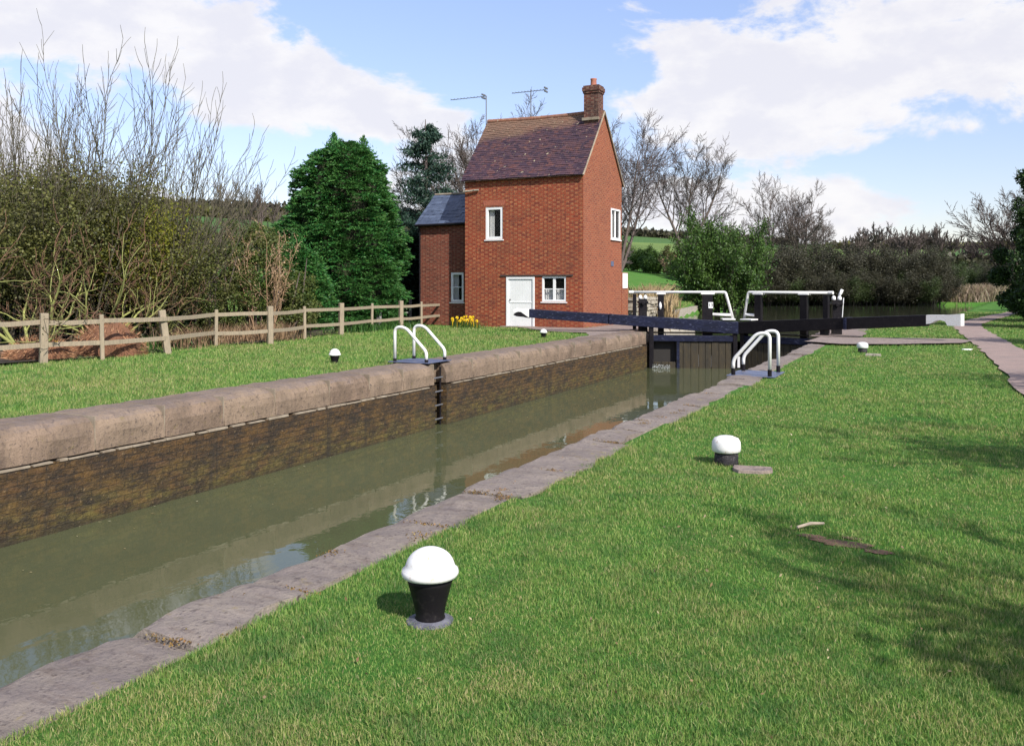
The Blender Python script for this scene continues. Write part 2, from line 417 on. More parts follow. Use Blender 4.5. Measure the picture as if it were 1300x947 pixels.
# ------------------------------------------------------------------ terrain
def sstep(a, b, x):
    t = np.clip((x-a)/(b-a), 0, 1); return t*t*(3-2*t)
YW = 34.0
def xl(Y): return np.interp(Y, [34, 43, 60, 84, 90], [-8.96, -12.4, -15.0, -17, -19])
def xr(Y): return np.interp(Y, [34, 40, 50, 70, 92, 110], [-3.42, -1.3, -.6, .8, 2.6, 5])
def terr(X, Y):
    r = np.hypot(X, Y); az = np.degrees(np.arctan2(X, Y))
    tan_e = np.interp(az, [-180,-100,-60,-43,-30,-17,-8,5,15,20,30,90,180], [0,0,.088,.077,.068,.054,.046,.036,.028,.033,.04,0,0])
    z = tan_e*400*sstep(95, 430, r)
    z = z*(1+.06*np.sin(X*.013)+.05*np.sin(Y*.017+1))
    z = z + 3.3*sstep(38, 115, r)*sstep(-8, -20, az)*(az > -110) + 1.0*sstep(95, 130, r)*sstep(-20,-8,az)
    z = z + .05*np.sin(X*.9+1)*np.sin(Y*.7)*sstep(4, 12, np.abs(X+6.2)-2.8)
    # verge bank on the right of the towpath
    z = z + .35*sstep(2.4, 5.5, X)*(Y > -60)*sstep(120, 60, Y)
    # pound
    dl = X - xl(Y); dr = xr(Y) - X; de = 91 - Y + .15*(X+7)
    inside = np.minimum(np.minimum(dl, dr), de)
    w = sstep(-.7, .25, inside) * (Y > 33.9)
    z = z*(1-w) + w*(-1.1)
    return z
def ext(a, b, n, far, k=1.35, s0=None):
    out = []; x = b; s = s0 or (b-a)/n
    while x < far: s *= k; x += s; out.append(x)
    return out
def terrain():
    xs = list(np.arange(-24, -9.61, .48)) + [-9.6] + list(np.linspace(-9.2, -3.2, 16)) + [-2.95] + list(np.arange(-2.5, 8, .45))
    xs = [-v for v in ext(0, 24, 50, 1500, 1.16, .5)][::-1] + xs + ext(0, 8, 20, 1200, 1.16, .5)
    ys = list(np.arange(-20, 33.5, .75)) + [34.0] + list(np.arange(34.5, 96, .6))
    ys = [-v for v in ext(0, 20, 20, 700, 1.3, 1)][::-1] + ys + ext(0, 96, 100, 1600, 1.09, .8)
    xs = np.unique(np.array(xs)); ys = np.unique(np.array(ys))
    X, Y = np.meshgrid(xs, ys); Z = terr(X, Y)
    # keep the ground flat and crisp beside the chamber
    nx, ny = len(xs), len(ys)
    vid = np.arange(nx*ny).reshape(ny, nx)
    cxm = (xs[:-1]+xs[1:])/2; cym = (ys[:-1]+ys[1:])/2
    CX, CY = np.meshgrid(cxm, cym)
    keep = ~((CX > -9.6) & (CX < -2.95) & (CY < 34) & (CY > -200))
    q = np.stack([vid[:-1,:-1], vid[:-1,1:], vid[1:,1:], vid[1:,:-1]], -1)[keep]
    me = np_mesh('ground', np.stack([X.ravel(), Y.ravel(), Z.ravel()], 1), [q])
    o = link('ground', me, M['ground'], smooth=True); tag(o, kind='structure')
terrain()
def tz(x, y): return float(terr(np.array(float(x)), np.array(float(y))))

def plane(name, pts, m, z=None):
    mb = MB(); mb.poly([(p[0], p[1], p[2] if z is None else z) for p in pts]); return tag(build(name, mb, m), kind='structure')
WL, WR = -8.96, -3.42
plane('lock_water', [(WL-.3,-45),(WR+.3,-45),(WR+.3,29.4),(-6.19,30.1),(WL-.3,29.4)], M['water'], -1.16)
plane('pound_water', [(WL-12,29.6+4.4),(WL-.2,34),(WL-.2,29.2),(-6.19,30.2),(WR+.2,29.2),(WR+.2,34),(9,34),(9,94),(WL-12,94)], M['pound'], -.3)
mb = MB(); mb.box2((WL-1,-45,-3.6),(WR+1,34,-3.4)); tag(build('lock_bed', mb, M['soil']), kind='structure')
mb = MB(); mb.box2((WL-.6,-46,-3.4),(WR+.6,-45.5,0)); tag(build('lock_end_wall', mb, M['lockwall'], uv=True), kind='structure')

# towpath following the right bank
def ribbon(name, pts, width, m, zoff, wob=.06, seed=1):
    rng = random.Random(seed); mb = MB(); L = []
    fine = []
    for a, b in zip(pts[:-1], pts[1:]):
        n = max(1, int((Vector(b)-Vector(a)).length/.6))
        for i in range(n): fine.append(Vector(a).lerp(Vector(b), i/n))
    fine.append(Vector(pts[-1]))
    for i, p in enumerate(fine):
        t = (fine[min(i+1, len(fine)-1)] - fine[max(0, i-1)]).normalized(); nrm = Vector((t.y, -t.x))
        a = p + nrm*(width/2+rng.uniform(-wob, wob)); b = p - nrm*(width/2+rng.uniform(-wob, wob))
        c = [b.lerp(a, k/3) for k in range(4)]
        L.append([(q.x, q.y, tz(q.x, q.y)+zoff) for q in c])
    for r0, r1 in zip(L[:-1], L[1:]):
        for k in range(3): mb.quad(r0[k], r0[k+1], r1[k+1], r1[k])
    return tag(build(name, mb, m, smooth=True), kind='structure')
PATH = [(2.3,-20),(2.0,-5),(1.9,3),(1.7,10),(1.42,15),(1.28,21),(1.12,26),(.85,32),(.62,37),(.75,41),(1.35,46),(2.6,54),(5,66)]
ribbon('towpath', PATH, .95, M['path'], .03)
def path_x(Y): return np.interp(Y, [p[1] for p in PATH], [p[0] for p in PATH])

# paved strips: under the right balance beam, and in front of the cottage
def blob(name, pts, m, z, seed=0, wob=.05):
    rng = random.Random(seed); out = []
    for i in range(len(pts)):
        a, b = Vector(pts[i]), Vector(pts[(i+1) % len(pts)])
        n = max(1, int((b-a).length/.35))
        for k in range(n):
            p = a.lerp(b, k/n); out.append((p.x+rng.uniform(-wob, wob), p.y+rng.uniform(-wob, wob), z))
    mb = MB(); mb.poly(out); return tag(build(name, mb, m), kind='structure')
g = lambda x, y: (G(x, y).x, G(x, y).y)
blob('gate_paving', [g(1022,436), g(1070,439.5), g(1140,439.5), g(1222,438), g(1233,435), g(1215,432.5), g(1150,431.5), g(1085,431), g(1040,430)], M['paving'], .06, 3)
blob('gate_apron', [g(1028,429.5), g(1095,430.5), g(1100,425), g(1080,420), g(1052,419)], M['paving'], .064, 4)
HX0, HX1, HY0, HY1 = -16.8, -11.9, 30.1, 34.3
blob('cottage_paving', [(-9.62,20.5),g(668,443),g(705,435.5),g(748,427.5),g(742,424),g(700,422.5),(-14.3,29.6),(-14.3,30.05),(-11.8,30.1),(-11.8,34.0),(-9.62,34.0)], M['paving'], .05, 5, .06)
mb = MB()
rr = random.Random(5); pts = []
c = G(1068, 690)
for (ox, oy, sx_, sy_) in ((0,0,.17,.07),(.22,-.09,.10,.045),(-.18,.08,.09,.04),(.05,.14,.06,.03)):
    i0 = len(mb.v); n_ = 22
    mb.poly([(c.x+ox+math.cos(k/n_*6.283)*sx_*(.7+.6*rr.random()), c.y+oy+math.sin(k/n_*6.283)*sy_*(.7+.6*rr.random()), .006) for k in range(n_)])
tag(build('bare_patch', mb, M['soil']), kind='structure')
mb = MB(); pts = []
c2 = G(1150, 532)
for i in range(26):
    a = i/26*2*math.pi; q = .3 + .25*rr.random()
    pts.append((c2.x+math.cos(a)*q*2.2, c2.y+math.sin(a)*q*.7, .05))
SOIL = [(c.x, c.y, .27, .11), (c.x+.24, c.y-.13, .16, .07), (c.x-.22, c.y+.1, .15, .06), (c2.x, c2.y, .8, .25)]

# ------------------------------------------------------------------ lock walls with coping stones
def stone_mesh(rng, x0, x1, y0, y1, z0, z1, lip=0, face=1, chips=1.0):
    """one coping stone: x0 water side, x1 land side; worn rounded front edge"""
    mb = MB(); ny = max(3, int((y1-y0)/.09))
    sgn = 1 if x1 > x0 else -1
    prof = [(0, z0), (0, z1-.1), (.012, z1-.045), (.04, z1-.012), (.09, z1), (abs(x1-x0)*.5, z1+.004), (abs(x1-x0), z1-.004), (abs(x1-x0), z0)]
    if sgn < 0: prof = [(0, z0), (0, z1-.21), (.02, z1-.13), (.06, z1-.065), (.13, z1-.02), (.24, z1), (abs(x1-x0), z1-.004), (abs(x1-x0), z0)]
    ph = rng.uniform(0, 50)
    for j in range(ny+1):
        y = y0 + (y1-y0)*j/ny
        edge = min(j, ny-j)
        for k, (dx, z) in enumerate(prof):
            q = noise.noise(Vector((ph, y*3.1, k*.5)))*.028*chips
            q2 = noise.noise(Vector((ph+9, y*5.3, k*.7)))*.018*chips
            if edge == 0: q += .012 if 0 < k < 5 else 0; zz = z - (.012 if k > 1 and k < 7 else 0)
            else: zz = z
            mb.v.append((x0 + sgn*(dx + (q if k < 6 else 2.0*q)), y, zz + (q2 if 0 < k < 7 else 0)))
    n = len(prof)
    for j in range(ny):
        for k in range(n-1):
            a = j*n+k; mb.f.append((a, a+1, a+n+1, a+n))
    mb.f.append(tuple(range(n))); mb.f.append(tuple(ny*n+k for k in reversed(range(n))))
    return mb
rng = random.Random(11)
LW = thing('lock_wall', 'left brick lock wall with moss stains below rounded pink coping stones', 'lock wall', (WL, 12, -1.16))
RW = thing('lock_wall', 'right lock wall topped by flat grey coping slabs along the mown grass', 'lock wall', (WR, 12, -1.16))
LAD = (14.83, 15.27)
def wallface(x, sx, gaps, y0, y1, zt, parent):
    mb = MB(); ys = [y0] + [v for g_ in gaps for v in g_] + [y1]
    for i in range(0, len(ys), 2):
        mb.box2((min(x, x-sx*.5), ys[i], -3.4), (max(x, x-sx*.5), ys[i+1], zt))
    for a, b in gaps:
        mb.box2((min(x-sx*.22, x-sx*.5), a, -3.4), (max(x-sx*.22, x-sx*.5), b, zt))
    build('brick_face', mb, M['lockwall'], parent, uv=True)
wallface(WL+.02, 1, [LAD], -45, 28.3, -.37, LW)
wallface(WR-.02, -1, [], -45, 28.3, -.37, RW)
# pale mortar bed under the left coping
mb = MB(); y = -10.0
while y < 28.2:
    l = rng.uniform(.1, .6)
    if not (y < LAD[1] and y+l > LAD[0]) and y + l < 28.3:
        mb.box2((WL-.3, y, -.375), (WL+.022+rng.uniform(0, .014), y+l*rng.uniform(.7,1.0), -.342-rng.uniform(0, .02)))
    y += l
build('mortar_bed', mb, M['mortar'], LW)
joints = [-6, -4.8, -3.4, -2.2, -1.0, .2, 1.4, 2.6, 3.7, 4.85, 5.9, 7.2, 8.23, 9.26, 10.3, 11.6, 12.7, 13.75, 14.83]
def lay(side, js, parent, x0, x1, z0, z1, mat_, widths=None, front=0, zj=.0):
    for a, b in zip(js[:-1], js[1:]):
        w = x1 + (rng.uniform(*widths) if widths else 0)
        f = rng.uniform(-front, front)
        zr = rng.uniform(-zj, zj)
        build('coping_stone', stone_mesh(rng, x0+f, w, a+.006, b-.006, z0, z1+zr, chips=1.3 if side > 0 else .9), mat_, parent, smooth=False, fix=True)
        if side > 0: continue
        jb = MB(); s_ = -1 if x1 < x0 else 1; e_ = .012 if side < 0 else .03
        jb.box2((min(x0+s_*e_, w), b-.0055, z0+.01), (max(x0+s_*e_, w), b+.0055, z1-.03 if side > 0 else z1-.012)); build('mortar_joint', jb, M['mortar'], parent)
lay(-1, joints, LW, WL, -9.72, -.335, .075, M['coping'], (-.05, .05), 0, .006)
lay(-1, [15.27, 16.4, 17.6, 18.7, 19.9, 21.0, 22.1, 23.3, 24.5, 25.7, 26.8, 27.6, 28.3], LW, WL, -9.72, -.335, .075, M['coping'], (-.05, .05), 0, .006)
lay(-1, [14.83, 15.27], LW, WL-.22, -9.72, -.335, .075, M['coping'])
# wall sections upstream of the gate recess
lay(-1, [28.32, 29.2, 30.0], LW, WL-.3, -9.9, -.335, .072, M['coping'])
lay(-1, [30.02, 31.2, 32.4, 33.6, 34.6], LW, WL, -9.8, -.335, .075, M['concrete'])
js = [-6.0]
while js[-1] < 27.2: js.append(js[-1] + rng.choice([.75, .95, 1.15, 1.4, 1.55]))
js[-1] = 28.0
lay(1, js, RW, WR, -2.92, -.33, .018, M['coping_r'], (-.10, .12), .035, .018)
lay(1, [28.02, 29.0, 30.1], RW, WR+.3, -2.5, -.33, .02, M['coping_r'])
lay(1, [30.12, 31.5, 32.8, 34.4], RW, WR, -2.6, -.33, .03, M['coping_r'])
for x, sx, P_ in ((WL, 1, LW), (WR, -1, RW)):
    mb = MB(); mb.box2((min(x-sx*.3, x-sx*.6), 28.3, -3.4), (max(x-sx*.3, x-sx*.6), 30.0, -.337)); mb.box2((min(x, x-sx*.6), 30.0, -3.4), (max(x, x-sx*.6), 34.4, -.337))
    build('upper_brick_face', mb, M['lockwall'], P_, uv=True)
# curved concrete edging along the left bank of the pound
mb = MB(); yy = np.arange(34.6, 66, 1.0)
for a, b in zip(yy[:-1], yy[1:]):
    p = Vector((float(xl(a))-.35, a, 0)); q = Vector((float(xl(b))-.35, b, 0))
    n = Vector((-(q-p).y, (q-p).x, 0)).normalized()*.28
    mb.hexa([(p+Vector((0,0,-.6))), (q+Vector((0,0,-.6))), (q+n+Vector((0,0,-.6))), (p+n+Vector((0,0,-.6))), (p+Vector((0,0,.2))), (q+Vector((0,0,.2))), (q+n+Vector((0,0,.2))), (p+n+Vector((0,0,.2)))])
e = build('bank_edging', mb, M['concrete'], fix=True); tag(e, 'pale curved edging lining the far left bank above the gates', 'edging')
# rungs of the ladder set in the wall recess
LD = thing('wall_ladder', 'narrow iron ladder set in a recess of the left lock wall', 'ladder', (WL-.12, 15.05, -1.16))
for s_ in (LAD[0]+.05, LAD[1]-.05):
    mb = MB(); mb.tube([Vector((WL-.1, s_, -1.6)), Vector((WL-.1, s_, -.02))], .02, 8, True); build('ladder_rail', mb, M['black'], LD)
for k in range(5):
    mb = MB(); z = -.22-k*.27; mb.tube([Vector((WL-.06, LAD[0]+.03, z)), Vector((WL-.06, LAD[1]-.03, z))], .017, 8, True); build('rung', mb, M['metal'], LD)

# ------------------------------------------------------------------ ladder handrails
def arc_pts(p, q, r, n=8):  # smooth corner polyline from list of points with radius
    pass
def round_path(pts, r, n=7):
    out = [pts[0]]
    for a, b, c in zip(pts[:-2], pts[1:-1], pts[2:]):
        d1 = (a-b).normalized(); d2 = (c-b).normalized()
        rr_ = min(r, (a-b).length*.48, (c-b).length*.48)
        p, q = b+d1*rr_, b+d2*rr_
        for i in range(n+1):
            t = i/n; out.append(p*(1-t)**2 + b*2*t*(1-t) + q*t*t)
    out.append(pts[-1]); return out
def handrail(name, label, xf, xb, ys, sgn):
    t = thing(name, label, 'handrail', ((xf+xb)/2, sum(ys)/2, .05), 'pairs of white ladder handrails')
    for y in ys:
        pts = [Vector((xf, y, .14)), Vector((xf, y, .30)), Vector((xf+(xb-xf)*.62, y, .70)), Vector((xb, y, .70)), Vector((xb, y, .14))]
        pts = round_path(pts[:2]+[Vector((xf+(xb-xf)*.66, y, .77)), Vector((xb, y, .77)), pts[4]], .22)
        mb = MB(); mb.tube(pts, .031, 12, True); h = build('hoop', mb, M['rail_white'], t, smooth=True)
        for x in (xf, xb):
            mb = MB(); mb.tube([Vector((x, y, .03)), Vector((x, y, .15))], .036, 12, True); build('foot', mb, M['black'], t)
    mb = MB(); mb.box2((min(xf, xb)-.1, ys[0]-.1, .02+.06*(sgn < 0)), (max(xf, xb)+.1, ys[1]+.1, .036+.06*(sgn < 0))); build('base_plate', mb, M['plate'], t, bevel=.004)
M['plate'] = simple('blue_grey_steel', (.06,.075,.13), (.10,.12,.2), 6, .45, stain=(.2,.15,.12))
handrail('ladder_handrail', 'pair of white tubular hoops over the ladder on the left lock side', -9.12, -9.85, (14.8, 15.5), -1)
handrail('ladder_handrail', 'pair of white tubular hoops on a blue plate on the right lock side', -3.38, -2.76, (15.65, 16.5), 1)

# ------------------------------------------------------------------ bollards
def bollard(loc, label, r, h, dome, base=True):
    t = thing('mooring_bollard', label, 'bollard', loc, 'white topped mooring bollards')
    zc = h - dome
    mb = MB(); mb.lathe([(r*.60,0),(r*.52,.03),(r*.56,zc*.3),(r*.66,zc*.55),(r*.80,zc*.86),(r*.88,zc)], n=28); build('body', mb, M['black'], t, world=False, smooth=True)
    prof = [(r*.86,zc-.002),(r*1.0,zc+.004),(r*1.045,zc+.018),(r*1.02,zc+.034),(r*.93,zc+.042)]
    for k in range(1, 8):
        a = k/8*math.pi/2; prof.append((r*.9*math.cos(a), zc+.042+(dome-.042)*math.sin(a)))
    prof.append((.002, h)); mb = MB(); mb.lathe(prof, n=32); build('painted_cap', mb, M['white_worn'], t, world=False, smooth=True)
    if base:
        mb = MB(); mb.lathe([(r*.92,-.02),(r*.86,.006),(r*.6,.018)], n=20); build('base_plate', mb, M['iron'], t, world=False)
    return t
M['chipped'] = simple('chipped_black_paint', (.012,.011,.013), (.03,.027,.03), 14, .55, 60, .9, .012, spec=.2, stain=(.14,.12,.12))
M['iron'] = simple('flaking_black_iron', (.05,.05,.07), (.15,.15,.18), 18, .6, 60, .8, .01)
bollard(G(546,788), 'large white domed bollard on a black stem in the near grass', .131, .352, .138)
def flat_bollard(loc, label):
    t = thing('mooring_bollard', label, 'bollard', loc, 'white topped mooring bollards'); r = .125
    mb = MB(); mb.lathe([(r*.9,-.02),(r*.84,.03),(r*.82,.12)], n=24); build('body', mb, M['chipped'], t, world=False, smooth=True)
    mb = MB(); mb.lathe([(r*.9,.11),(r,.12),(r*1.02,.15),(r,.2),(r*.85,.232),(r*.5,.25),(.003,.255)], n=28); build('painted_cap', mb, M['white_worn'], t, world=False, smooth=True)
flat_bollard(G(922,589), 'squat bollard with flat white cap beside a stone slab in the grass')
flat_bollard(G(1095,448), 'small squat white capped bollard just in front of the paved strip')
bollard(G(425,462), 'white domed bollard on the left bank between fence and lock', .118, .31, .14, False)
bollard(G(690,429), 'small white domed bollard on the grass before the cottage door', .11, .27, .12, False)
def slab(name, label, cx_, cy_, sx, sy_, rz, h=.03, seed=1, m='paving'):
    rg = random.Random(seed); mb = MB(); n = 11; p = []
    for i in range(n):
        a = i/n*2*math.pi; q = rg.uniform(.85, 1.1)/max(abs(math.cos(a)), abs(math.sin(a)))*.9
        p.append((math.cos(a)*sx*q/2, math.sin(a)*sy_*q/2))
    mb.v = [(x, y, -.02) for x, y in p] + [(x*.95, y*.95, h) for x, y in p]
    mb.f = [tuple(reversed(range(n))), tuple(range(n, 2*n))] + [(i, (i+1) % n, n+(i+1) % n, n+i) for i in range(n)]
    o = build(name, mb, M[m], bevel=.005); o.location = (cx_, cy_, 0); o.rotation_euler.z = rz
    tag(o, label, 'stone')
q = G(955,598); slab('stone_slab', 'flat brown stone slab beside the middle right bollard', q.x, q.y, .36, .26, .3, .028, 2)
q = G(1108,452); slab('stone_slab', 'small pale stone lying right of the far squat bollard', q.x, q.y, .38, .22, 0, .05, 3, 'concrete')
q = G(1228,444.5); slab('litter_scrap', 'small white scrap of litter in the grass by the towpath', q.x, q.y, .3, .12, .4, .03, 4, 'white')
a, b = G(1012,675), G(1046,672)
mb = MB(); mb.tube([a+Vector((0,0,.03)), a.lerp(b,.5)+Vector((0,.01,.045)), b+Vector((0,0,.04))], [.009,.011,.008], 7, True)
tag(build('stick', mb, M['stick']), 'pale dead stick lying beside the bare earth patch', 'stick')

# ------------------------------------------------------------------ lock gate leaves
def leaf(heel, mit, label, left):
    heel = Vector((*heel, 0)); mit = Vector((*mit, 0)); D = (heel-mit); L = D.length; D.normalize(); N = Vector((-D.y, D.x, 0))
    if N.y < 0: N = -N          # upstream
    t = thing('lock_gate', label, 'lock gate', (heel.x, heel.y, -.1), 'mitre gates of the lock')
    def P(a, n, z): return mit + D*a + N*n + Vector((0,0,z))
    def bar(mb, a0, a1, n0, n1, z00, z01, z10, z11):   # tapered bar: bottom/top at a0, bottom/top at a1
        mb.hexa([P(a0,n0,z00), P(a1,n0,z10), P(a1,n1,z10), P(a0,n1,z00), P(a0,n0,z01), P(a1,n0,z11), P(a1,n1,z11), P(a0,n1,z01)])
    rg = random.Random(3 if left else 4)
    mb = MB(); a = .16
    hole = (L-.95, L-.28) if left else None
    while a < L-.13:
        w = min(rg.uniform(.2, .26), L-.1-a); off = rg.uniform(-.012, .012)
        zt = -.272
        if hole and a+w > hole[0]+.1: zt = -.96
        bar(mb, a+.006, a+w-.006, -.06+off, .06+off, -3.0, zt, -3.0, zt); a += w
    build('planking', mb, M['gateplank'], t, fix=True, bevel=.006)
    mb = MB(); bar(mb, .0, L, -.12, .14, -.27, -.07, -.27, -.07); build('top_rail', mb, M['black_wood'], t, fix=True, bevel=.012)
    mb = MB(); bar(mb, -.0, .14, -.14, .16, -3.1, .36, -3.1, .36); build('mitre_post', mb, M['black'], t, fix=True, bevel=.012)
    mb = MB(); bar(mb, L-.12, L+.03, -.14, .16, -3.1, .3, -3.1, .3); build('heel_post', mb, M['black'], t, fix=True, bevel=.012)
    if left:
        mb = MB(); bar(mb, hole[0]-.02, hole[0]+.07, -.1, .08, -1.9, -.272, -1.9, -.272); 
        build('paddle_frame', mb, M['black_wood'], t, fix=True)
        mb = MB(); bar(mb, hole[0]+.07, hole[1]+.15, .13, .17, -1.9, -.272, -1.9, -.272); build('paddle_shade_panel', mb, M['interior'], t, fix=True)  # black panel standing in for the dark inside the opening
    # balance beam
    tip = on_line(652 if left else 1222, mit, D)
    E = on_line(672 if left else 1178, mit, D)
    def ztop(a): x = mit + D*a; return zat(*( (np.interp((x-mit).length, [0, tip], [408.5, 391.2 if left else 398.5]), x.x, x.y)))
    def zbot(a): x = mit + D*a; return zat(*( (np.interp((x-mit).length, [0, tip], [424, 401.5 if left else 412.5]), x.x, x.y)))
    mb = MB(); K = 14; aa = [-.05+(E+.05)*i/K for i in range(K+1)]
    for a0, a1 in zip(aa[:-1], aa[1:]):
        pass
    w0, w1 = .2, .13
    rings = []
    for a_ in aa:
        w = w0+(w1-w0)*a_/tip; rings.append([P(a_,-w,zbot(a_)), P(a_,w,zbot(a_)), P(a_,w,ztop(a_)), P(a_,-w,ztop(a_))])
    for i, rg_ in enumerate(rings): mb.v += [tuple(x) for x in rg_]
    for i in range(K):
        o = i*4
        for k in range(4): mb.f.append((o+k, o+(k+1) % 4, o+4+(k+1) % 4, o+4+k))
    mb.f += [(0,1,2,3), (K*4+3, K*4+2, K*4+1, K*4)]
    beam = build('balance_beam', mb, M['black_wood'] if left else M['black'], t, fix=True, bevel=.015)
    # white beam end with a scalloped underside
    zt0, zb0, zt1, zb1 = ztop(E), zbot(E), ztop(tip), zbot(tip); Ls = tip-E
    if left:
        prof = [(0,zt0),(Ls*.4,zt0+.01),(Ls*.8,zt1),(Ls*.98,zt1-.05),(Ls,zt1-.12),(Ls*.9,zb1+.12),(Ls*.72,zb1+.16),(Ls*.5,zb1+.15),(Ls*.25,zb1+.05),(0,zb0)]
    else:
        prof = [(0,zt0),(Ls*.5,zt0+.01),(Ls*1.0,zt1),(Ls*1.0,zb1-.03),(Ls*.62,zb1-.03),(Ls*.56,zb1+.08),(Ls*.42,zb1+.12),(Ls*.28,zb1+.1),(Ls*.14,zb1+.02),(0,zb0+.06)]
    n = len(prof); mb = MB(); w = w1
    mb.v = [tuple(P(E+x,-w-.004,z)) for x, z in prof] + [tuple(P(E+x,w+.004,z)) for x, z in prof]
    mb.f = [tuple(range(n)), tuple(reversed(range(n, 2*n)))] + [(i, n+i, n+(i+1) % n, (i+1) % n) for i in range(n)]
    o_ = build('beam_end', mb, M['white_worn'], beam, fix=True)
    if left:   # the dark hooked underside of the end
        prof = [(0,zb0),(Ls*.25,zb1+.045),(Ls*.5,zb1+.14),(Ls*.72,zb1+.15),(Ls*.9,zb1+.11),(Ls*1.0,zb1+.05),(Ls*.8,zb1-.0),(Ls*.4,zb1-.02),(0,zb0-.02)]
        n = len(prof); mb = MB()
        mb.v = [tuple(P(E+x,-w+.01,z)) for x, z in prof] + [tuple(P(E+x,w-.01,z)) for x, z in prof]
        mb.f = [tuple(range(n)), tuple(reversed(range(n, 2*n)))] + [(i, n+i, n+(i+1) % n, (i+1) % n) for i in range(n)]
        build('beam_hook', mb, M['black'], beam, fix=True)
    # hoop strap round the beam
    a_ = on_line(775 if left else 1076, mit, D)
    mb = MB(); bar(mb, a_-.04, a_+.04, -.21, .21, zbot(a_)-.008, ztop(a_)+.008, zbot(a_)-.008, ztop(a_)+.008); build('beam_strap', mb, M['black_wood'], beam, fix=True)
    # hand rail on posts, upstream of the beam
    Nf = .34; off = mit+N*Nf
    cols = (803, 921, 931) if left else (1053, 950, 944.5)
    aE, aS, aF = [on_line(c_, off, D) for c_ in cols]
    zr = 1.36
    zf = .44
    mb = MB()
    pts = round_path([P(aE, Nf, zr), P(aS, Nf, zr), P(aF, Nf, zf)], .06, 4)
    mb.tube(pts, .046, 10, True); rail = build('hand_rail', mb, M['rail_white'], t, smooth=True)
    mb = MB(); mb.tube([P(aE-.03, Nf, zr), P(aE+.12*(1 if left else 1), Nf, zr)], .055, 10, True); build('rail_end', mb, M['rail_white'], rail)
    a0, a1 = [on_line(c_, off, D) for c_ in ((904, 928) if left else (946, 963))]
    mb = MB(); mb.tube([P(a0, Nf, .62), P(a1, Nf, .6)], .044, 8, True); build('lower_rail', mb, M['rail_white'], t)
    a0 = on_line(933 if left else 942.5, mit, D)
    mb = MB(); bar(mb, max(a0,-.02)-.0, a0+.42, -.16, Nf+.06, .445, .49, .445, .49); build('step_plate', mb, M['white_worn'], t, fix=True, bevel=.01)
    for i, (c_, w) in enumerate(((805.5,.12), (839,.2), (898,.34)) if left else ((963,.24), (1021,.24), (1049,.17))):
        a_ = on_line(c_, off, D)
        mb = MB(); bar(mb, a_-w/2, a_+w/2, Nf-.07, Nf+.07, -.5 if (0 < i or not left) and i < (3 if left else 2) else .1, 1.30, -.5 if (0 < i or not left) and i < (3 if left else 2) else .1, 1.30)
        p_ = build('rail_post', mb, M['black'], t, fix=True, bevel=.01)
        if i != (0 if left else 2):
            mb = MB(); bar(mb, a_-w/2-.06, a_+w/2+.05, Nf-.085, Nf+.085, 1.285, 1.33, 1.285, 1.33); build('rail_bracket', mb, M['rail_white'], p_, fix=True, bevel=.008)
        if left and i == 2:
            a2 = on_line(902, off, D); zc = zat(387.5, P(a2,Nf,0).x, P(a2,Nf,0).y)
            mb = MB(); bar(mb, a2-.075, a2+.075, Nf-.085, Nf-.071, zc-.1, zc+.1, zc-.1, zc+.1); pl_ = build('number_plate', mb, M['white'], p_, fix=True)
            cu = bpy.data.curves.new('n', 'FONT'); cu.body = '13'; cu.size = .15; cu.extrude = .003; cu.align_x = 'CENTER'; cu.align_y = 'CENTER'
            ob = bpy.data.objects.new('n', cu); COL.objects.link(ob); bpy.context.view_layer.update()
            me = bpy.data.meshes.new_from_object(ob); bpy.data.objects.remove(ob)
            ang = math.atan2(-D.y, -D.x)
            me.transform(Matrix.Translation(P(a2, Nf-.088, zc)) @ Matrix.Rotation(ang, 4, 'Z') @ Matrix.Rotation(R(90), 4, 'X'))
            link('number', me, M['black'], pl_)
        if left and i == 1:
            a2 = on_line(838, off, D); zc = zat(388, P(a2,Nf,0).x, P(a2,Nf,0).y)
            mb = MB(); mb.lathe([(.0,-.13),(.035,-.1),(.05,-.03),(.045,.03),(.025,.1),(.0,.13)], tuple(P(a2, Nf-.1, zc)), 12); build('counterweight', mb, M['white'], p_, smooth=True)
    # plank walkway carried on the upstream side
    mb = MB(); bar(mb, .05, L+.1, .16, Nf-.09, -.02, .03, -.02, .03)
    build('walkway_plank', mb, M['gateplank'], t, fix=True, bevel=.008)
    return t
M['gateplank'] = simple('wet_gate_planks', (.042,.03,.013), (.018,.015,.009), 3, .6, 25, .8, .015, stain=(.09,.065,.022), cscale=(3,3,.6))
leaf((-8.98,28.75), (-6.30,29.72), 'left lock gate with long black beam passing the cottage door', True)
leaf((-3.40,28.75), (-6.13,29.72), 'right lock gate with black beam ending in white by the towpath', False)
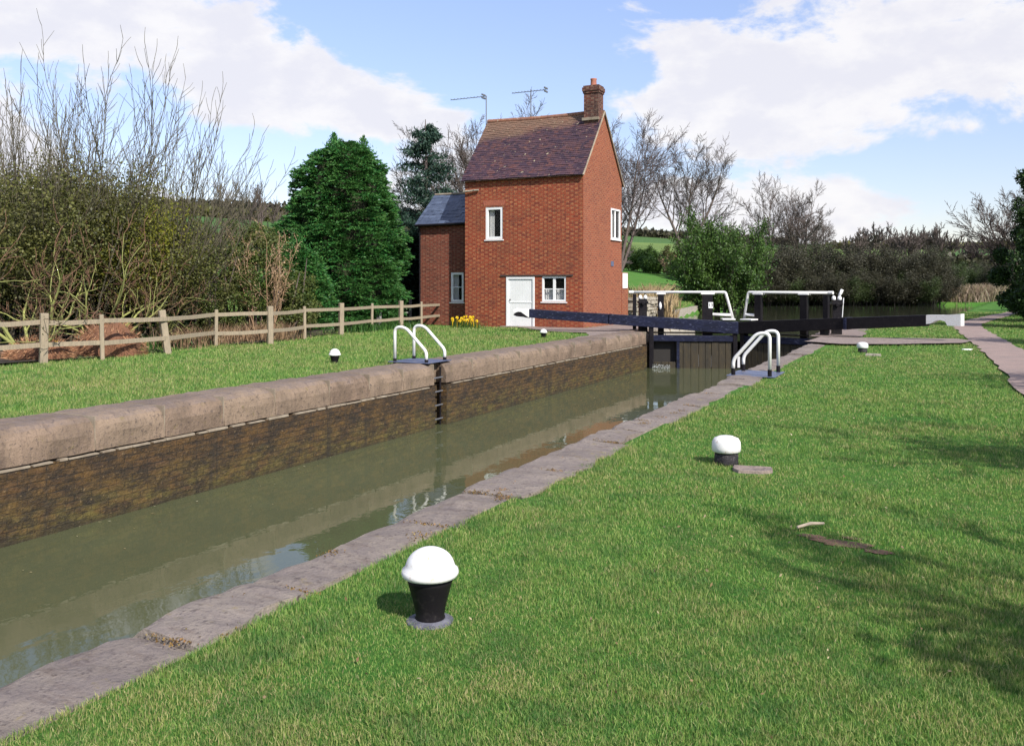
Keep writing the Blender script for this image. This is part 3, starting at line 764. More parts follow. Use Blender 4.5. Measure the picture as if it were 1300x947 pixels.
# paddle gear on each bank
def paddle(loc, label, handle):
    t = thing('paddle_gear', label, 'paddle gear', loc, 'paddle gear stands')
    mb = MB(); mb.box((0,0,.35), (.3,.24,.7), taper=.85); mb.box((0,0,.9), (.27,.2,.46)); build('stand', mb, M['black'], t, world=False, bevel=.01)
    mb = MB(); mb.box((0,0,1.02), (.34,.3,.08)); mb.tube([Vector((0,-.2,.98)), Vector((0,.2,.98))], .06, 10, True); build('gear_box', mb, M['black'], t, world=False, bevel=.01)
    for s_ in (-.085, .09):
        mb = MB(); mb.lathe([(.05,1.12),(.065,1.16),(.06,1.22),(.03,1.26),(.002,1.265)], (s_,0,0), 12); build('white_cap', mb, M['white'], t, world=False, smooth=True)
    if handle:
        mb = MB(); mb.tube([Vector((.05,0,1.2)), Vector((.12,0,1.34)), Vector((.17,0,1.46))], [.02,.05,.045], 8, True); build('catch_handle', mb, M['white'], t, world=False, smooth=True)
        mb = MB(); mb.tube([Vector((.16,-.05,.6)), Vector((.2,-.05,1.2))], .015, 6, True); build('rod', mb, M['white'], t, world=False)
q = G(816,422); paddle((q.x, q.y, 0), 'black paddle gear stand with two white caps beside the left gate', False)
q = G(1062,427); paddle((q.x, q.y, 0), 'black paddle gear stand with raised white handle by the right gate', True)
bpy.data.objects['paddle_gear'].rotation_euler.z = .45; bpy.data.objects['paddle_gear.001'].rotation_euler.z = .3

# ------------------------------------------------------------------ cottage
HZ_E, HZ_R = 5.74, 8.25; YM = (HY0+HY1)/2
H = thing('brick_cottage', 'tall red brick lock cottage with purple tiled roof and white door', 'cottage', ((HX0+HX1)/2, YM, 0))
def panel(mb, o, ux, w, zt, holes, depth_=.11, inward=None, zb=-.3):
    """vertical rectangular wall with openings (u0,u1,z0,z1) and their reveals"""
    o = Vector(o); ux = Vector(ux)
    us = sorted({0, w, *[h[0] for h in holes], *[h[1] for h in holes]}); zs = sorted({zb, zt, *[h[2] for h in holes], *[h[3] for h in holes]})
    P = lambda u, z, k=0: tuple(o + ux*u + Vector((0,0,z)) + inward*k)
    for u0, u1 in zip(us[:-1], us[1:]):
        for z0, z1 in zip(zs[:-1], zs[1:]):
            if any(h[0] <= u0+1e-6 and u1 <= h[1]+1e-6 and h[2] <= z0+1e-6 and z1 <= h[3]+1e-6 for h in holes): continue
            mb.quad(P(u0,z0), P(u1,z0), P(u1,z1), P(u0,z1))
    for (u0,u1,z0,z1) in holes:
        d = depth_
        mb.quad(P(u0,z0), P(u0,z0,d), P(u0,z1,d), P(u0,z1)); mb.quad(P(u1,z0,d), P(u1,z0), P(u1,z1), P(u1,z1,d))
        mb.quad(P(u0,z1), P(u0,z1,d), P(u1,z1,d), P(u1,z1)); mb.quad(P(u0,z0,d), P(u0,z0), P(u1,z0), P(u1,z0,d))
def hitY(px, py, Y):
    k = (px-650)/F; X = Y*(k*cy - sy)/(cy + k*sy); return X, zat(py, X, Y)
def hitX(px, py, X):
    k = (px-650)/F; Y = X*(cy + k*sy)/(k*cy - sy); return Y, zat(py, X, Y)
def rectY(x0, x1, y0, y1, Y):
    a, b = hitY(x0, (y0+y1)/2, Y)[0], hitY(x1, (y0+y1)/2, Y)[0]; m_ = (x0+x1)/2
    return (a, b, hitY(m_, y1, Y)[1], hitY(m_, y0, Y)[1])
def rectX(x0, x1, y0, y1, X):
    a, b = hitX(x0, 300, X)[0], hitX(x1, 300, X)[0]; m_ = (x0+x1)/2
    return (a, b, hitX(m_, y1, X)[1], hitX(m_, y0, X)[1])
up = rectY(616.5, 638, 263, 304, HY0); dr = rectY(643, 678.5, 352, 421, HY0); lo = rectY(688, 718.5, 351, 383, HY0)
dr = (dr[0], dr[1], 0.03, dr[3]); gw = rectX(775.5, 787, 266, 304, HX1)
mb = MB()
panel(mb, (HX0,HY0,0), (1,0,0), HX1-HX0, HZ_E, [(h[0]-HX0, h[1]-HX0, h[2], h[3]) for h in (up, dr, lo)], inward=Vector((0,1,0)))
front = build('front_wall', mb, M['brick'], H, uv=True)
mb = MB()
panel(mb, (HX1,HY0,0), (0,1,0), HY1-HY0, HZ_E, [(gw[0]-HY0, gw[1]-HY0, gw[2], gw[3])], inward=Vector((-1,0,0)))
mb.poly([(HX1,HY0,HZ_E),(HX1,HY1,HZ_E),(HX1,YM,HZ_R-.08)])
build('gable_wall', mb, M['brick_gable'], H, uv=True)
mb = MB(); mb.poly([(HX0,HY1,-.3),(HX0,HY0,-.3),(HX0,HY0,HZ_E),(HX0,YM,HZ_R-.08),(HX0,HY1,HZ_E)]); build('gable_wall', mb, M['brick'], H, uv=True)
mb = MB(); mb.quad((HX1,HY1,-.3),(HX0,HY1,-.3),(HX0,HY1,HZ_E),(HX1,HY1,HZ_E)); build('rear_wall', mb, M['brick'], H, uv=True)
mb = MB()   # room surfaces behind the glass
mb.quad((HX0+.05,HY0+1.9,0),(HX1-.05,HY0+1.9,0),(HX1-.05,HY0+1.9,HZ_E),(HX0+.05,HY0+1.9,HZ_E)); mb.quad((HX0+.05,HY0+.15,2.6),(HX1-.05,HY0+.15,2.6),(HX1-.05,HY1-.05,2.6),(HX0+.05,HY1-.05,2.6))
build('inner_partition', mb, M['interior'], H)

def tiled_slope(mbx, e0, e1, r0, r1, rows, th, seed=0, uvs=None):
    """stepped courses from the eave e0-e1 to the ridge r0-r1"""
    rg = random.Random(seed); e0, e1, r0, r1 = map(Vector, (e0, e1, r0, r1))
    nrm = (e1-e0).cross(r0-e0).normalized()
    if nrm.z < 0: nrm = -nrm
    Lu = (e1-e0).length; Ls = (r0-e0).length; nu = int(Lu/.17)
    for j in range(rows):
        f0, f1 = j/rows, (j+1)/rows
        for i in range(nu):
            g0, g1 = i/nu, (i+1)/nu
            s = rg.uniform(-.004, .009); sag = lambda g_, f_: -.045*math.sin(math.pi*g_)*f_ + .012*math.sin(g_*17+f_*5)
            def Q(g_, f_, h):
                a = e0.lerp(e1, g_); b = r0.lerp(r1, g_); p = a.lerp(b, f_); return tuple(p + nrm*(h+s) + Vector((0,0,sag(g_, f_))))
            dn = rg.uniform(0, .012)/Ls
            u0, u1, v0, v1 = g0*Lu, g1*Lu, f0*Ls, f1*Ls
            mbx.quad(Q(g0,f0-dn,th), Q(g1,f0-dn,th), Q(g1,f1+.01,.004), Q(g0,f1+.01,.004), [(u0,v0),(u1,v0),(u1,v1),(u0,v1)])
            mbx.quad(Q(g0,f0-dn,-.02), Q(g1,f0-dn,-.02), Q(g1,f0-dn,th), Q(g0,f0-dn,th), [(u0,v0-.01),(u1,v0-.01),(u1,v0),(u0,v0)])
def build_uv(name, mb, m, parent):
    me = bpy.data.meshes.new(name); me.from_pydata(mb.v, [], mb.f); uvl = me.uv_layers.new(name='UVMap')
    for p in me.polygons:
        uv = mb.uv.get(p.index)
        for k, li in enumerate(p.loop_indices):
            uvl.data[li].uv = uv[k] if uv else (me.vertices[me.loops[li].vertex_index].co.x, me.vertices[me.loops[li].vertex_index].co.z)
    return link(name, me, m, parent)
ov = .14; k = (HZ_R-HZ_E)/(YM-HY0)
mb = MB()
tiled_slope(mb, (HX0-.1,HY0-ov,HZ_E-ov*k+.03),(HX1+.05,HY0-ov,HZ_E-ov*k+.03),(HX0-.1,YM,HZ_R+.03),(HX1+.05,YM,HZ_R+.03), 32, .022, 1)
tiled_slope(mb, (HX1+.05,HY1+ov,HZ_E-ov*k+.03),(HX0-.1,HY1+ov,HZ_E-ov*k+.03),(HX1+.05,YM,HZ_R+.03),(HX0-.1,YM,HZ_R+.03), 32, .022, 2)
# underside closing the slopes
mb.quad((HX0-.1,HY0-ov,HZ_E-ov*k),(HX0-.1,YM,HZ_R),(HX1+.05,YM,HZ_R),(HX1+.05,HY0-ov,HZ_E-ov*k))
mb.quad((HX0-.1,HY1+ov,HZ_E-ov*k),(HX1+.05,HY1+ov,HZ_E-ov*k),(HX1+.05,YM,HZ_R),(HX0-.1,YM,HZ_R))
roof = build_uv('roof', mb, M['tiles'], H)
mb = MB(); x = HX0-.1
while x < HX1-.55:
    mb.tube([Vector((x+.005,YM,HZ_R+.0-.045*math.sin(math.pi*(x-HX0)/4.9))), Vector((x+.295,YM,HZ_R+.0-.045*math.sin(math.pi*(x+.3-HX0)/4.9)))], [.1,.1], 12, True); x += .3
build('ridge_tiles', mb, M['ridge'], roof, smooth=False)
for sy_ in (-1, 1):
    mb = MB(); a = Vector((HX1+.053, YM+sy_*(YM-HY0+ov), HZ_E-ov*k+.0)); b = Vector((HX1+.053, YM, HZ_R-.0))
    mb.tube([a, b], .035, 6, True); build('verge_mortar', mb, M['mortar'], roof, label=None)
# timber fascia under the eave, its dark board standing in for the eave shadow
mb = MB(); mb.box2((HX0+.01,HY0-.06,HZ_E-.16),(HX1-.01,HY0-.002,HZ_E-.05)); build('eave_shadow_board', mb, M['lintel'], H)
# chimney
CX0, CX1, CY0, CY1 = -12.52, -11.92, 31.72, 32.24
ch = MB(); ch.box2((CX0,CY0,7.3),(CX1,CY1,8.9)); ch.box2((CX0-.03,CY0-.03,8.9),(CX1+.03,CY1+.03,8.98)); ch.box2((CX0-.055,CY0-.055,8.98),(CX1+.055,CY1+.055,9.13)); ch.box2((CX0-.02,CY0-.02,9.13),(CX1+.02,CY1+.02,9.2))
chim = build('chimney', ch, M['brick_chimney'], roof, uv=True, bevel=.008)
mb = MB(); mb.lathe([(.13,9.19),(.12,9.25),(.11,9.42),(.125,9.46),(.125,9.49),(.08,9.49),(.075,9.3)], ((CX0+CX1)/2,(CY0+CY1)/2,0), 14); build('chimney_pot', mb, M['pot'], chim, smooth=True)
mb = MB(); mb.box2((CX0-.06,CY0-.07,7.86),(CX1+.03,CY0+.02,7.97)); build('flashing', mb, M['mortar'], chim, bevel=.01)

def window(name, parent, rect, Y=None, X=None, cols=1, rows=1, curtain=0, sill=True, sash=.045):
    """frame, pane, optional curtain; on plane y=Y facing -y or plane x=X facing +x"""
    u0, u1, z0, z1 = rect
    def Q(u, d, z): return Vector((u, Y+d, z)) if Y is not None else Vector((X-d, u, z))
    def bx(mb, ua, ub, d0, d1, za, zb):
        a, b = Q(ua, d0, za), Q(ub, d1, zb); mb.box2([min(a[i], b[i]) for i in range(3)], [max(a[i], b[i]) for i in range(3)])
    f = sash; mb = MB()
    e = .012; d0, d1 = -.018, .07
    bx(mb, u0-e, u0+f, d0, d1, z0-e, z1+e); bx(mb, u1-f, u1+e, d0, d1, z0-e, z1+e)
    bx(mb, u0+f, u1-f, d0+.002, d1, z1-f, z1+e); bx(mb, u0+f, u1-f, d0+.002, d1, z0-e, z0+f)
    fr = build(name, mb, M['white'], parent, bevel=.005)
    w = (u1-u0-2*f)
    mb = MB()
    for c_ in range(1, cols):
        u = u0+f+w*c_/cols; bx(mb, u-.05, u+.05, .004, .055, z0+f, z1-f)
    for r_ in range(1, rows):
        z = z0+f+(z1-z0-2*f)*r_/rows; bx(mb, u0+f, u1-f, .012, .045, z-.014, z+.014)
    if mb.v: build('glazing_bar', mb, M['white'], fr)
    mb = MB()
    bx(mb, u0+f*.6, u1-f*.6, .028, .034, z0+f*.6, z1-f*.6); build('pane', mb, M['glass'], fr)
    if sill:
        mb = MB(); bx(mb, u0-.05, u1+.05, -.06, .05, z0-.055, z0-.014); build('sill', mb, M['white'], fr, bevel=.005)
    if curtain:
        for (ua, ub) in curtain:
            mb = MB(); n = 24; a0, a1 = u0+(u1-u0)*ua, u0+(u1-u0)*ub
            for i in range(n+1):
                u = a0+(a1-a0)*i/n; d = .13+.02*math.sin(i*1.3)
                mb.v += [tuple(Q(u, d, z0-.05)), tuple(Q(u, d, z1+.05 if curtain != LOWC else z0+(z1-z0)*.5))]
            for i in range(n): mb.f.append((2*i, 2*i+2, 2*i+3, 2*i+1))
            build('curtain', mb, M['curtain'], fr)
    return fr
LOWC = [(.02,.49),(.51,.98)]
window('window', H, up, Y=HY0+.03, curtain=[(.0,.42)], sash=.1)
window('window', H, lo, Y=HY0+.03, cols=2, rows=2, curtain=LOWC, sash=.07)
window('window', H, gw, X=HX1-.0, cols=2, rows=1, curtain=[(.0,.5)], sash=.06)
# door
mb = MB(); f = .075; Y = HY0+.01
mb.box2((dr[0]-.01,Y-.03,.0),(dr[0]+f,Y+.08,dr[3]+.01)); mb.box2((dr[1]-f,Y-.03,.0),(dr[1]+.01,Y+.08,dr[3]+.01)); mb.box2((dr[0]+f,Y-.028,dr[3]-f),(dr[1]-f,Y+.08,dr[3]+.01))
build('door_frame', mb, M['white'], H, bevel=.006)
mb = MB(); n = 7; w = (dr[1]-dr[0]-2*f)/n
for i in range(n):
    mb.box2((dr[0]+f+w*i+.0015,Y+.005,.05),(dr[0]+f+w*(i+1)-.0015,Y+.045,.95)); mb.box2((dr[0]+f+w*i+.0015,Y+.006,.97),(dr[0]+f+w*(i+1)-.0015,Y+.046,dr[3]-f-.01))
mb.box2((dr[0]+f,Y-.008,.93),(dr[1]-f,Y+.02,.975))
door = build('door', mb, M['white'], H, bevel=.003)
mb = MB(); mb.lathe([(.0,-.03),(.025,-.02),(.025,.02),(.0,.03)], (dr[0]+.16, Y-.03, 1.05), 10); build('handle', mb, M['black'], door)
a, _ = hitY(635.5, 349, HY0); b, z_ = hitY(727.5, 349, HY0)
mb = MB(); mb.box2((a,HY0-.035,dr[3]+.03),(b,HY0+.02,dr[3]+.085)); build('lintel', mb, M['lintel'], H, bevel=.004)
mb = MB(); mb.box2((dr[0]-.1,HY0-.35,-.05),(dr[1]+.1,HY0-.002,.062)); build('doorstep', mb, M['paving'], H, bevel=.01)
# arch of upright bricks over the upper window
mb = MB(); a = up[0]-.1; b = up[1]+.1; n = 11
for i in range(n):
    x = a+(b-a)*(i+.5)/n; mb.box((x, HY0-.003, up[3]+.15), ((b-a)/n*.8, .012, .2), Matrix.Rotation((x-(a+b)/2)*.35, 3, 'Y'))
build('window_arch', mb, M['arch'] if 'arch' in M else simple('arch_brick', (.4,.13,.07), (.28,.08,.05), 12, .9), H)
# plaque, bracket pipe, tie, small lean-to at the back corner
ya, za = hitX(777, 335, HX1); mb = MB(); mb.box((HX1+.01, ya, za), (.02,.3,.2)); build('wall_plaque', mb, M['plate'], H, bevel=.004)
a, z_ = hitY(588, 243, HY0-.1); b, _ = hitY(607, 243, HY0-.1)
mb = MB(); mb.tube([Vector((a,HY0-.1,z_-.02)), Vector((b,HY0-.06,z_+.02))], .035, 8, True); build('overflow_pipe', mb, M['concrete'], H)
# small white boxed lean-to at the back right corner
mb = MB(); mb.box2((HX1-.5,HY1-.0,-.2),(HX1+.02,HY1+.75,zat(346, HX1, HY1+.4))); lt = build('rear_porch', mb, M['brick_gable'], H, uv=True)
mb = MB(); y0_, y1_ = HY1+.05, HY1+.62; mb.box2((HX1+.022,y0_,zat(366,HX1,HY1+.3)),(HX1+.05,y1_,zat(347,HX1,HY1+.3))); build('porch_window', mb, M['white'], lt)
# side extension
EX0, EX1, EY0, EY1, EZ, ER = -19.25, -16.8, 30.7, 33.5, 4.12, 5.36
ew = rectY(572.5, 588.5, 346, 383.5, EY0)
ew = (ew[0], min(ew[1], EX1-.03), ew[2], ew[3])
mb = MB(); panel(mb, (EX0,EY0,0), (1,0,0), EX1-EX0, EZ, [(ew[0]-EX0, ew[1]-EX0, ew[2], ew[3])], inward=Vector((0,1,0)))
mb.poly([(EX0,EY1,-.3),(EX0,EY0,-.3),(EX0,EY0,EZ),(EX0,(EY0+EY1)/2,ER-.05),(EX0,EY1,EZ)]); mb.quad((EX1,EY1,-.3),(EX0,EY1,-.3),(EX0,EY1,EZ),(EX1,EY1,EZ))
ex = build('extension_wall', mb, M['brick_ext'] if 'brick_ext' in M else brick_mat('dark_red_brick', (.22,.055,.034), (.13,.035,.025), (.3,.13,.08), (.22,.15,.11), stainy=.4), H, uv=True)
mb = MB(); mb.quad((EX0+.02,EY0+1.2,0),(EX1-.02,EY0+1.2,0),(EX1-.02,EY0+1.2,EZ),(EX0+.02,EY0+1.2,EZ)); build('inner_partition', mb, M['interior'], H)
window('window', H, ew, Y=EY0+.03, rows=2, sash=.09, curtain=LOWC[:1])
mb = MB(); em = (EY0+EY1)/2; ke = (ER-EZ)/(em-EY0)
tiled_slope(mb, (EX0-.13,EY0-.12,EZ-.12*ke+.02),(EX1,EY0-.12,EZ-.12*ke+.02),(EX0-.13,em,ER+.02),(EX1,em,ER+.02), 9, .012, 5)
mb.quad((EX0-.13,em,ER),(EX1,em,ER),(EX1,EY1+.12,EZ-.12*ke),(EX0-.13,EY1+.12,EZ-.12*ke)); mb.quad((EX0-.13,EY0-.12,EZ-.12*ke),(EX0-.13,em,ER),(EX1,em,ER),(EX1,EY0-.12,EZ-.12*ke))
er = build_uv('extension_roof', mb, M['slate'], H)
mb = MB(); mb.tube([Vector((EX0-.1,em,ER+.02)), Vector((EX1,em,ER+.02))], .05, 8, True); build('ridge_tiles', mb, M['mortar'], er)
mb = MB(); mb.tube([Vector((EX0-.12,EY0-.16,EZ-.13)), Vector((EX1-.02,EY0-.16,EZ-.10))], .05, 8, True); build('gutter', mb, M['black'], H)
mb = MB(); mb.tube([Vector((EX0+.05,EY0-.14,EZ-.15)), Vector((EX0+.05,EY0-.05,EZ-.4)), Vector((EX0+.05,EY0-.05,.05))], .035, 8, True); build('drainpipe', mb, M['black'], H)

def aerial(label, mx, mtop, mbot, bx0, bx1, by, Y):
    X0, zt = hitY(mx, mtop, Y); zb = hitY(mx, mbot, Y)[1]
    t = thing('tv_aerial', label, 'aerial', (X0, Y, zb), 'television aerials on the cottage roof')
    mb = MB(); mb.tube([Vector((X0,Y,zb)), Vector((X0,Y,zt))], .022, 8, True); build('mast', mb, M['metal'], t)
    a = hitY(bx0, by, Y)[0]; b, z_ = hitY(bx1, by, Y)
    mb = MB(); mb.tube([Vector((a,Y,z_)), Vector((b,Y,z_))], .014, 6, True); bo = build('boom', mb, M['metal'], t)
    n = 11
    for i in range(n):
        x = a+(b-a)*(i+.5)/n; mb = MB(); mb.tube([Vector((x,Y-.13,z_+.01)), Vector((x,Y+.13,z_+.01))], .007, 5, True); build('element', mb, M['metal'], bo)
    mb = MB(); x = b if abs(b-X0) > .3 else b-.15
    for dz in (-.08,.08): mb.box((x, Y, z_+dz*.8), (.05,.3,.06))
    build('reflector', mb, M['metal'], bo)
aerial('aerial with long boom pointing left at the left end of the roof', 617.3, 122, 215, 572, 618, 122.5, YM+.1)
aerial('aerial centred on its mast above the middle of the roof ridge', 674, 114, 155, 650, 693, 114.3, YM+.05)

# rubble wall of the garden beyond the cottage
mb = MB(); rg = random.Random(21)
A = Vector((HX1+.1, 35.3, 0)); B = V(838, 39.5); Dw = (B-A); Lw = Dw.length; Dw.normalize(); z = 0; ang = math.atan2(Dw.y, Dw.x)
row = 0
while z < .95:
    h = rg.uniform(.09,.16); u = rg.uniform(-.2,0)
    while u < Lw:
        w = rg.uniform(.16,.4); c_ = A + Dw*(u+w/2) + Vector((0,0,z+h/2))
        mb.box(c_+Vector((0,0,rg.uniform(-.02,.02))), (w*.9,.4+rg.uniform(-.12,.12),h*rg.uniform(.75,1.05)), Matrix.Rotation(ang+rg.uniform(-.15,.15),3,'Z') @ Matrix.Rotation(rg.uniform(-.16,.16),3,'Y')); u += w
    z += h
tag(build('stone_wall', mb, M['concrete'], bevel=.015), 'low rubble stone wall behind the left gate beside the cottage', 'wall')

# ------------------------------------------------------------------ fence
posts = [(-30,468,1),(55,462,1),(130,457,0),(213,450,1),(274,441,0),(343,437,1),(387,430.5,0),(433,426,1),(472,421,0),(509,418,1),(535,415.5,0),(569,411.5,2)]
FN = thing('post_and_rail_fence', 'weathered two rail wooden fence along the edge of the left bank', 'fence', (-17.5,20,0))
PP = []
for i, (px, py, kind) in enumerate(posts):
    p = G(px, py); PP.append(p)
    w = .15 if kind else .085; mb = MB()
    Mx = Matrix.Rotation(R(8 if px == 213 else random.Random(i).uniform(-1.5,1.5)), 3, Vector((cy, sy, 0)).cross(Vector((0,0,1)))) @ Matrix.Rotation(R(90-26+5),3,'Z')
    c_ = Mx @ Vector((0,0,.36))
    mb.box(Vector((p.x,p.y,.0))+c_ , (w,.11 if kind else .06,1.34 if kind else 1.22), Mx)
    build('post', mb, M['fence_grey' if kind == 2 else 'fence'], FN, bevel=.012, label='leaning post pulled out of line' if px == 213 else None)
for i in range(len(PP)-1):
    a, b = PP[i], PP[i+1]; d = (b-a).normalized(); n = Vector((-d.y, d.x, 0))*.02; rg = random.Random(40+i)
    if i == len(PP)-2: hs = (.82,.38)
    else: hs = (.84,.37)
    for h in hs:
        mb = MB(); za = a.z+h+rg.uniform(-.02,.02); zb = b.z+h+rg.uniform(-.02,.02)
        aa = a - d*.04 + n; bb = b + d*.04 + n; w = .025
        m_ = Vector((-d.y, d.x, 0))*w; mid = aa.lerp(bb,.5)
        sag = rg.uniform(-.02,.012); pts = [(aa, za), (mid, (za+zb)/2+sag), (bb, zb)]
        for (p, z0), (q, z1) in zip(pts[:-1], pts[1:]):
            mb.hexa([p-m_+Vector((0,0,z0-.05)), q-m_+Vector((0,0,z1-.05)), q+m_+Vector((0,0,z1-.05)), p+m_+Vector((0,0,z0-.05)), p-m_+Vector((0,0,z0+.045)), q-m_+Vector((0,0,z1+.045)), q+m_+Vector((0,0,z1+.045)), p+m_+Vector((0,0,z0+.045))])
        build('rail', mb, M['fence'], FN, fix=True)
F2 = thing('post_and_rail_fence', 'short grey fence section returning behind the main fence by the conifer', 'fence', (-19,27,0))
for px, d_, w in ((481, 33.5, .17), (521, 37, .08), (448, 33, .1)):
    p = V(px, d_); mb = MB(); mb.box((p.x,p.y,.42),(w,.12,1.15)); build('post', mb, M['fence_grey'], F2, bevel=.012)
for h in (.45,):
    a, b = V(446, 33), V(521, 37); mb = MB(); mb.tube([a+Vector((0,0,h)), b+Vector((0,0,h))], .05, 4, True); build('rail', mb, M['fence_grey'], F2)

# ------------------------------------------------------------------ vegetation tools
def rand_dir(rg):
    z = rg.uniform(-1,1); a = rg.uniform(0, 2*math.pi); r = math.sqrt(1-z*z); return Vector((r*math.cos(a), r*math.sin(a), z))
class Tree:
    def __init__(s, seed, P):
        s.rg = random.Random(seed); s.P = P; s.trunk = MB(); s.twig = MB(); s.pts = []; s.split = P.get('split', 1)
    def branch(s, p, d, L, r, lvl):
        P = s.P; rg = s.rg; n = P['segs'][lvl]; last = lvl == len(P['num'])
        pts = [p.copy()]; rad = [r]; up_ = P['up'][lvl]; wob = P['wob'][lvl]
        r1 = max(r*P.get('end', .35), P['rmin']*.6)
        for i in range(n):
            d = (d + rand_dir(rg)*wob + Vector((0,0,up_))).normalized()
            p = p + d*(L/n); pts.append(p.copy()); rad.append(r+(r1-r)*(i+1)/n)
        mb = s.trunk if lvl <= s.split else s.twig
        mb.tube(pts, rad, 7 if lvl == 0 else (5 if lvl == 1 else 3))
        if lvl >= P.get('leaf_lvl', 2): s.pts += pts[1:]
        if last: return
        N = P['num'][lvl]; st = P['start'][lvl]
        for k in range(N):
            f = st + (1-st)*(k+rg.random()*.8)/N if k < N-1 else 1.0
            f = min(f, 1.0)
            x = f*n; i = min(int(x), n-1); q = pts[i].lerp(pts[i+1], x-i); dd = (pts[i+1]-pts[i]).normalized()
            ax = dd.cross(rand_dir(rg))
            if ax.length < 1e-3: continue
            ang = R(rg.gauss(P['ang'][lvl], P.get('angv', 9))) * (.45 if k == N-1 else 1)
            nd = Matrix.Rotation(ang, 3, ax.normalized()) @ dd
            if P.get('nodown') and nd.z < -.1: nd.z *= -.3; nd.normalize()
            LL = L*P['ratio'][lvl]*(1-P.get('tap', .35)*f)*rg.uniform(.75, 1.2)
            rr_ = max((rad[i]*(1-(x-i)) + rad[i+1]*(x-i))*P['rr'][lvl], P['rmin'])
            s.branch(q, nd, LL, rr_, lvl+1)
def leaves_np(P_, size, seed, aspect=.55, droop=None, jit=0, per=1):
    rs = np.random.RandomState(seed)
    P_ = np.repeat(np.asarray(P_, float).reshape(-1, 3), per, 0)
    n = len(P_)
    if jit: P_ = P_ + rs.normal(0, jit, (n, 3))
    a = rs.normal(size=(n, 3))
    if droop is not None: a = a*.6 + np.asarray(droop)
    a /= np.linalg.norm(a, axis=1, keepdims=True) + 1e-9
    b = rs.normal(size=(n, 3)); b -= (b*a).sum(1, keepdims=True)*a; b /= np.linalg.norm(b, axis=1, keepdims=True) + 1e-9
    s_ = size*rs.uniform(.6, 1.35, (n, 1))
    V_ = np.stack([P_, P_ + a*s_*.5 + b*s_*aspect*.5, P_ + a*s_, P_ + a*s_*.5 - b*s_*aspect*.5], 1).reshape(-1, 3)
    return V_, np.arange(n*4).reshape(-1, 4)
def foliage(name, P_, size, seed, m, parent, world=False, **kw):
    V_, f = leaves_np(P_, size, seed, **kw)
    return link(name, np_mesh(name, V_, [f]), m, parent, world)
def make_tree(name, label, cat, P, seed, loc, stems, mtr, mtw, leaf=None, group=None, scale=1, crown='crown'):
    """stems: list of (offset, dir, length, radius)"""
    T = Tree(seed, P)
    for o_, d_, L, r in stems: T.branch(Vector(o_), Vector(d_).normalized(), L, r, 0)
    t = thing(name, label, cat, loc, group); t.scale = (scale,)*3
    build('trunk', T.trunk, mtr, t, world=False, smooth=True)
    if T.twig.f: cr = build(crown, T.twig, mtw, t, world=False)
    if leaf:
        lp = np.array([tuple(p) for p in T.pts])
        fo = foliage('foliage', lp, leaf['size'], seed+5, leaf['m'], t, jit=leaf.get('jit', .1), per=leaf.get('per', 1), aspect=leaf.get('aspect', .55))
    return t, T
# trickle of water through the open paddle
rs = np.random.RandomState(8); n = 240; u = rs.uniform(0,1,n); q = rs.uniform(0,1,n)**2
X = -8.83+.55*u; Y = 28.68+.2*u-.10-.16*q; Z = -1.16+.15*(1-q)*rs.uniform(.3,1,n)
V_, f_ = leaves_np(np.stack([X,Y,Z],1), .05, 9, aspect=.5, droop=(0,0,-1.2))
o = link('leaking_water', np_mesh('leaking_water', V_, [f_]), leafmat('water_spray', [(.15,.17,.15),(.35,.37,.36),(.6,.62,.62)], .3)); tag(o, 'white spray falling from the open paddle of the left gate', 'water', kind='stuff')

M['bark'] = simple('grey_brown_bark', (.13,.10,.085), (.08,.062,.055), 3, .9, 20, .6, .02)
M['twig'] = simple('brown_twigs', (.085,.064,.055), (.055,.042,.038), 2, .9, bst=0)
M['twig_grey'] = simple('grey_twigs', (.10,.08,.078), (.07,.055,.055), 2, .9, bst=0)
M['shoot'] = simple('olive_brown_shoots', (.10,.085,.05), (.06,.05,.035), 2, .9, bst=0)
M['twig_dark'] = simple('dark_twigs', (.056,.05,.036), (.036,.035,.022), 1.2, .9, bst=0)
M['lime_bark'] = simple('lichened_yellow_bark', (.30,.31,.09), (.19,.2,.07), 4, .9, 25, .5, .01)
M['red_twig'] = simple('rusty_dead_twigs', (.17,.085,.05), (.10,.06,.035), 4, .9, bst=0)
M['bracken'] = leafmat('dead_bracken', [(.3,.19,.11),(.42,.29,.17),(.22,.13,.08)], .15)
M['yleaf'] = leafmat('young_yellow_green_leaves', [(.12,.135,.02),(.19,.2,.025),(.27,.26,.035)], .35)
M['oleaf'] = leafmat('olive_leaves', [(.06,.07,.018),(.10,.11,.025),(.15,.15,.04)], .25, big=(.7,(.06,.05,.03)))
M['oleaf2'] = leafmat('mixed_hedge_leaves', [(.025,.05,.012),(.05,.09,.018),(.11,.14,.03)], .2, .5, .2, big=(1.1,(.12,.11,.04)))
M['gleaf'] = leafmat('dark_glossy_leaves', [(.02,.06,.012),(.035,.10,.018),(.07,.15,.03)], .15, .5, .25)
M['gorse'] = leafmat('mid_green_leaves', [(.025,.06,.012),(.045,.10,.017),(.08,.15,.027)], .25, big=(.5,(.08,.14,.025)))
M['ivy'] = leafmat('ivy_leaves', [(.012,.03,.008),(.022,.048,.012),(.045,.085,.02)], .12, .5, .2)
M['dleaf'] = leafmat('sparse_olive_brown_leaves', [(.036,.035,.02),(.052,.052,.027),(.072,.066,.04)], .2)
M['dleaf2'] = leafmat('sparse_olive_leaves', [(.035,.055,.018),(.05,.08,.022),(.075,.105,.03)], .2)
M['conifer'] = leafmat('conifer_sprays', [(.014,.085,.022),(.03,.14,.03),(.06,.21,.045),(.08,.17,.04)], .22, .5, .3, big=(1.6,(.05,.12,.025)))
